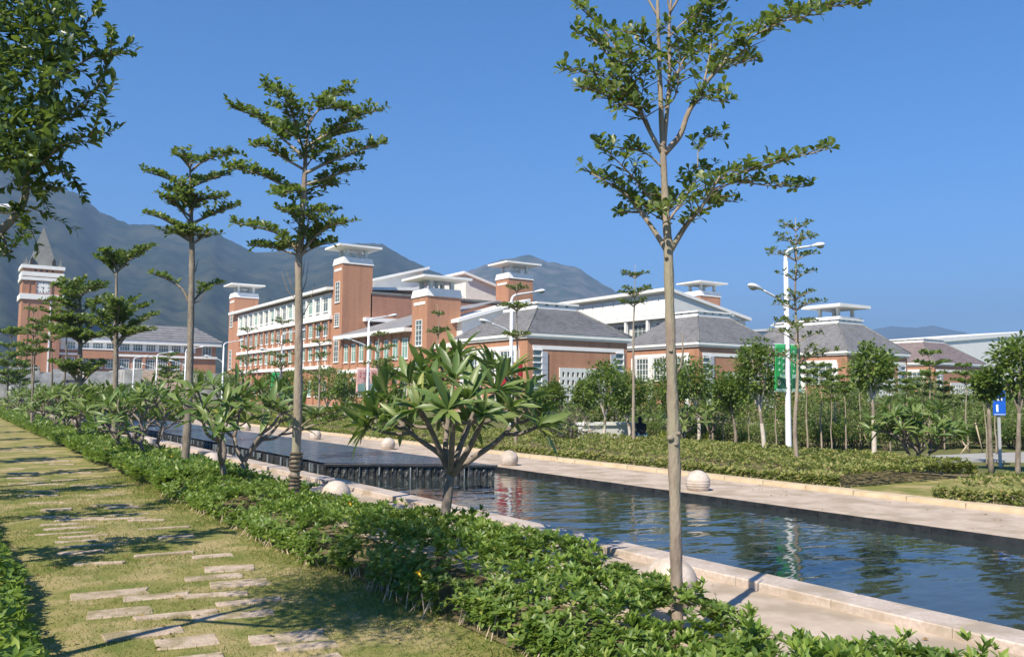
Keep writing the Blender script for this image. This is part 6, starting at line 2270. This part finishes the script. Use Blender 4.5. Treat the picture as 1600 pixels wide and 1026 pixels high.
# banners on the lamp posts
def banner(label, lampp, sgn, z0, z1, w, mat, style, group=None):
    t = thing('banner', label, 'banner', (lampp.x + sgn * 0.09, lampp.y - 0.01, 0), group)
    nx_, nz_ = 6, 10
    v, f = [], []
    for j in range(nz_ + 1):
        for i in range(nx_ + 1):
            x = w * i / nx_
            z = z0 + (z1 - z0) * j / nz_
            v.append((sgn * (x + 0.05 * (1 - j / nz_)), 0.02 * math.sin(i * 1.1 + j * 0.5) * (1 - j / nz_) - 0.01, z))
    for j in range(nz_):
        for i in range(nx_):
            q = j * (nx_ + 1) + i
            f.append((q, q + 1, q + nx_ + 2, q + nx_ + 1) if sgn > 0 else (q, q + nx_ + 1, q + nx_ + 2, q + 1))
    m = MB().add(v, f, True)
    cl = m.build('cloth', mat, t)
    sol = cl.modifiers.new('thick', 'SOLIDIFY')
    sol.thickness = 0.004
    rod = MB()
    for z in (z0, z1):
        rod.tube([(-sgn * 0.05, 0, z), (sgn * (w + 0.05), 0, z)], 0.012, 6)
    rod.build('rod', M_LAMP, t)
    yk = -0.036
    if style == 'green':
        H_ = z1 - z0
        pr = MB()
        pr.quad((sgn * 0.05, yk, z0 + 0.10), (sgn * (w - 0.02), yk, z0 + 0.10), (sgn * (w - 0.02), yk, z0 + 0.32 * H_), (sgn * 0.05, yk, z0 + 0.27 * H_))
        pr.build('dark_print', M_GREEND, t)
        pr = MB()
        pr.quad((sgn * 0.04, yk - 0.001, z0 + 0.012), (sgn * (w + 0.03), yk - 0.001, z0 + 0.012), (sgn * (w + 0.03), yk - 0.001, z0 + 0.085), (sgn * 0.04, yk - 0.001, z0 + 0.085))
        pr.build('pale_print', M_GREENP, t)
        pr = MB()
        pr.quad((sgn * 0.05, yk - 0.001, z0 + 0.28 * H_), (sgn * 0.28, yk - 0.001, z0 + 0.30 * H_), (sgn * 0.28, yk - 0.001, z0 + 0.38 * H_), (sgn * 0.05, yk - 0.001, z0 + 0.36 * H_))
        pr.build('pale_print', M_GREENP, t)
        rk = random.Random(17)
        mk = MB()
        # two columns of white characters and an emblem, as far as the photograph resolves them
        cols_ = [(0.12, [0.83, 0.70, 0.57, 0.44]), (0.30, [0.74, 0.60, 0.46])]
        for cx_, zs_ in cols_:
            for zf in zs_:
                for k in range(6):
                    hx, hz = (rk.uniform(0.02, 0.042), 0.006) if k % 2 else (0.006, rk.uniform(0.02, 0.045))
                    ox, oz = rk.uniform(-0.025, 0.025), rk.uniform(-0.035, 0.035)
                    x_, z_ = sgn * (cx_ + ox), z0 + zf * H_ + oz
                    mk.quad((x_ - hx, yk - 0.002 - 0.0004 * k, z_ - hz), (x_ + hx, yk - 0.002 - 0.0004 * k, z_ - hz), (x_ + hx, yk - 0.002 - 0.0004 * k, z_ + hz), (x_ - hx, yk - 0.002 - 0.0004 * k, z_ + hz))
        for k in range(9):
            a = k * 0.7
            x_, z_ = sgn * 0.33 + 0.05 * math.cos(a), z0 + 0.19 * H_ + 0.05 * math.sin(a)
            mk.quad((x_ - 0.012, yk - 0.007 - 0.0003 * k, z_ - 0.012), (x_ + 0.012, yk - 0.007 - 0.0003 * k, z_ - 0.012), (x_ + 0.012, yk - 0.007 - 0.0003 * k, z_ + 0.012), (x_ - 0.012, yk - 0.007 - 0.0003 * k, z_ + 0.012))
        mk.build('lettering', M_MARK, t, kind='stuff')
    elif style == 'pink':
        mk = MB()
        rk = random.Random(5)
        for (cx_, zf) in ((0.16, 0.78), (0.36, 0.80), (0.16, 0.62), (0.36, 0.64)):
            for k in range(5):
                hx, hz = (0.05, 0.008) if k % 2 else (0.008, 0.05)
                x_, z_ = sgn * (cx_ + rk.uniform(-0.03, 0.03)), z0 + zf * (z1 - z0) + rk.uniform(-0.04, 0.04)
                mk.quad((x_ - hx, yk - 0.001 * k, z_ - hz), (x_ + hx, yk - 0.001 * k, z_ - hz), (x_ + hx, yk - 0.001 * k, z_ + hz), (x_ - hx, yk - 0.001 * k, z_ + hz))
        mk.build('lettering', M_REDB, t, kind='stuff')
        MB().quad((sgn * 0.06, yk, z0 + 0.1), (sgn * 0.5, yk, z0 + 0.1), (sgn * 0.5, yk, z0 + 0.34 * (z1 - z0)), (sgn * 0.06, yk, z0 + 0.40 * (z1 - z0))).build('photo_print', M_CURT, t)
    return t


banner('green banner with white characters on the left of the nearest street lamp', LP[0], -1, 1.86, 3.16, 0.42, M_GREEN, 'green')
banner('green banner on the right of the nearest street lamp, behind a thin trunk', LP[0], 1, 1.86, 3.16, 0.42, M_GREEN, 'green')
banner('red banner on the right of the second street lamp', LP[1], 1, 1.75, 3.05, 0.46, M_REDB, '')
banner('red banner on the left of the second street lamp, behind frangipani leaves', LP[1], -1, 1.75, 3.05, 0.46, M_REDB, '')
banner('pink banner with red characters on the left of the third street lamp', LP[2], -1, 1.75, 3.1, 0.55, M_PINKB, 'pink')
banner('pink banner on the right of the third street lamp', LP[2], 1, 1.75, 3.1, 0.55, M_PINKB, 'pink')
banner('green banner on the left of the fourth street lamp', LP[3], -1, 1.75, 3.1, 0.55, M_GREEN, 'green')

# blue road sign at the right
sp_ = gp(1563, 728)
sg = thing('road_sign', 'blue road sign with white marks on a grey post at the right edge', 'road sign', sp_)
sg.rotation_euler = (0, 0, -YAW - 0.25)
zt_, zb_ = px_height(sp_, 602), px_height(sp_, 642)
MB().box(-0.035, 0.035, -0.03, 0.03, -0.05, zb_ + 0.3).build('post', M_STEEL, sg)
MB().box(-0.14, 0.15, -0.075, -0.032, zb_, zt_).build('sign_plate', M_BLUE, sg)
mk = MB()
hh = zt_ - zb_
for (x0_, x1_, f0, f1) in ((-0.07, -0.02, 0.14, 0.42), (-0.06, 0.08, 0.58, 0.66), (-0.12, 0.13, 0.03, 0.05)):
    mk.quad((x0_, -0.078, zb_ + f0 * hh), (x1_, -0.078, zb_ + f0 * hh), (x1_, -0.078, zb_ + f1 * hh), (x0_, -0.078, zb_ + f1 * hh))
mk.build('white_marks', M_MARK, sg)

# ------------------------------------------------------------------ the crouching gardener
pp_ = gp(1001, 691)
PN = thing('person', 'person in dark top and teal trousers crouching with back turned among the whitewashed trees', 'person', pp_)
PN.rotation_euler = (0, 0, -YAW + 0.15)
# joints for a figure squatting and facing away (+y), about 1.6 m tall when upright
J = {'pel': (0, -0.10, 0.24), 'spine': (0, -0.06, 0.42), 'chest': (0, 0.02, 0.58), 'neck': (0, 0.06, 0.70),
     'hipl': (-0.10, -0.08, 0.22), 'hipr': (0.10, -0.08, 0.22), 'kneel': (-0.19, 0.28, 0.42), 'kneer': (0.19, 0.28, 0.42), 'ankl': (-0.16, 0.05, 0.08), 'ankr': (0.16, 0.05, 0.08), 'toel': (-0.18, 0.22, 0.035), 'toer': (0.18, 0.22, 0.035),
     'shl': (-0.17, 0.04, 0.64), 'shr': (0.17, 0.04, 0.64), 'ell': (-0.24, 0.20, 0.46), 'elr': (0.24, 0.18, 0.45), 'wrl': (-0.10, 0.40, 0.36), 'wrr': (0.12, 0.38, 0.33)}


def skin_mesh(name, joints, edges, mat, parent):
    keys = list(joints)
    me = bpy.data.meshes.new(name)
    me.from_pydata([joints[k][0] for k in keys], [(keys.index(a), keys.index(b_)) for a, b_ in edges], [])
    o = link(name, me, parent)
    md = o.modifiers.new('skin', 'SKIN')
    for i, k in enumerate(keys):
        r0 = joints[k][1]
        me.skin_vertices[0].data[i].radius = (r0, r0)
    me.skin_vertices[0].data[0].use_root = True
    md.use_smooth_shade = True
    sb = o.modifiers.new('sub', 'SUBSURF')
    sb.levels = 1
    sb.render_levels = 2
    me.materials.append(mat)
    return o


body = {'pel': (J['pel'], 0.145), 'spine': (J['spine'], 0.13), 'chest': (J['chest'], 0.14), 'neck': (J['neck'], 0.055), 'hd': ((0, 0.09, 0.76), 0.06),
        'shl': (J['shl'], 0.075), 'ell': (J['ell'], 0.05), 'wrl': (J['wrl'], 0.032), 'shr': (J['shr'], 0.075), 'elr': (J['elr'], 0.05), 'wrr': (J['wrr'], 0.032)}
skin_mesh('body', body, [('pel', 'spine'), ('spine', 'chest'), ('chest', 'neck'), ('neck', 'hd'), ('chest', 'shl'), ('shl', 'ell'), ('ell', 'wrl'), ('chest', 'shr'), ('shr', 'elr'), ('elr', 'wrr')], M_SHIRT, PN)
legs = {'pel': (J['pel'], 0.15), 'hipl': (J['hipl'], 0.105), 'kneel': (J['kneel'], 0.075), 'ankl': (J['ankl'], 0.048), 'toel': (J['toel'], 0.04), 'hipr': (J['hipr'], 0.105), 'kneer': (J['kneer'], 0.075), 'ankr': (J['ankr'], 0.048), 'toer': (J['toer'], 0.04)}
skin_mesh('trousers', legs, [('pel', 'hipl'), ('hipl', 'kneel'), ('kneel', 'ankl'), ('ankl', 'toel'), ('pel', 'hipr'), ('hipr', 'kneer'), ('kneer', 'ankr'), ('ankr', 'toer')], M_JEANS, PN)
hv = MB()
def ball(b, c, rx, ry, rz, n=14, k=9):
    v, f = [], []
    for i in range(k + 1):
        th = math.pi * i / k
        for j in range(n):
            a = 2 * math.pi * j / n
            v.append((c[0] + rx * math.sin(th) * math.cos(a), c[1] + ry * math.sin(th) * math.sin(a), c[2] + rz * math.cos(th)))
    for i in range(k):
        for j in range(n):
            a, b2_ = i * n + j, i * n + (j + 1) % n
            f.append((a, a + n, b2_ + n, b2_))
    b.add(v, f, True)
ball(hv, (0, 0.12, 0.83), 0.078, 0.092, 0.112)
hv.tube([(0, 0.205, 0.83), (0, 0.228, 0.81), (0, 0.205, 0.80)], [0.008, 0.014, 0.006], 6)
for s_ in (-1, 1):
    ball(hv, (s_ * 0.08, 0.12, 0.825), 0.012, 0.02, 0.028, 8, 5)
hv.build('head', M_SKIN, PN)
hr = MB()
ball(hr, (0, 0.095, 0.85), 0.088, 0.092, 0.112)
ball(hr, (0, 0.05, 0.79), 0.07, 0.05, 0.09)
hr.build('hair', M_HAIR, PN)
for s_, w_ in ((-1, J['wrl']), (1, J['wrr'])):
    hn = MB()
    w_ = Vector(w_)
    hn.tube([w_, w_ + Vector((0, 0.05, -0.02)), w_ + Vector((0, 0.09, -0.04))], [0.026, 0.036, 0.03], 8)
    for k in range(4):
        b0 = w_ + Vector((-0.026 + 0.017 * k, 0.088, -0.038))
        hn.tube([b0, b0 + Vector((0, 0.035 + 0.006 * (1 if k in (1, 2) else 0), -0.02)), b0 + Vector((0, 0.05, -0.05))], [0.009, 0.008, 0.006], 6)
    hn.tube([w_ + Vector((-s_ * 0.028, 0.03, -0.015)), w_ + Vector((-s_ * 0.055, 0.06, -0.03)), w_ + Vector((-s_ * 0.05, 0.085, -0.05))], [0.012, 0.010, 0.007], 6)
    hn.build('hand', M_SKIN, PN)

# ------------------------------------------------------------------ air
hz = MB()
hz.box(-6600, 6600, -900, 6900, -2.5, 660.0)
hm_, nt, out = new_mat('haze_air')
pv = N(nt, 'ShaderNodeVolumePrincipled')
pv.inputs['Color'].default_value = (0.32, 0.51, 0.81, 1)
pv.inputs['Density'].default_value = 0.00034
pv.inputs['Anisotropy'].default_value = 0.0
nt.links.new(pv.outputs[0], out.inputs['Volume'])
hzo = hz.build('haze', hm_, None, kind='stuff')
hzo.display_type = 'WIRE'
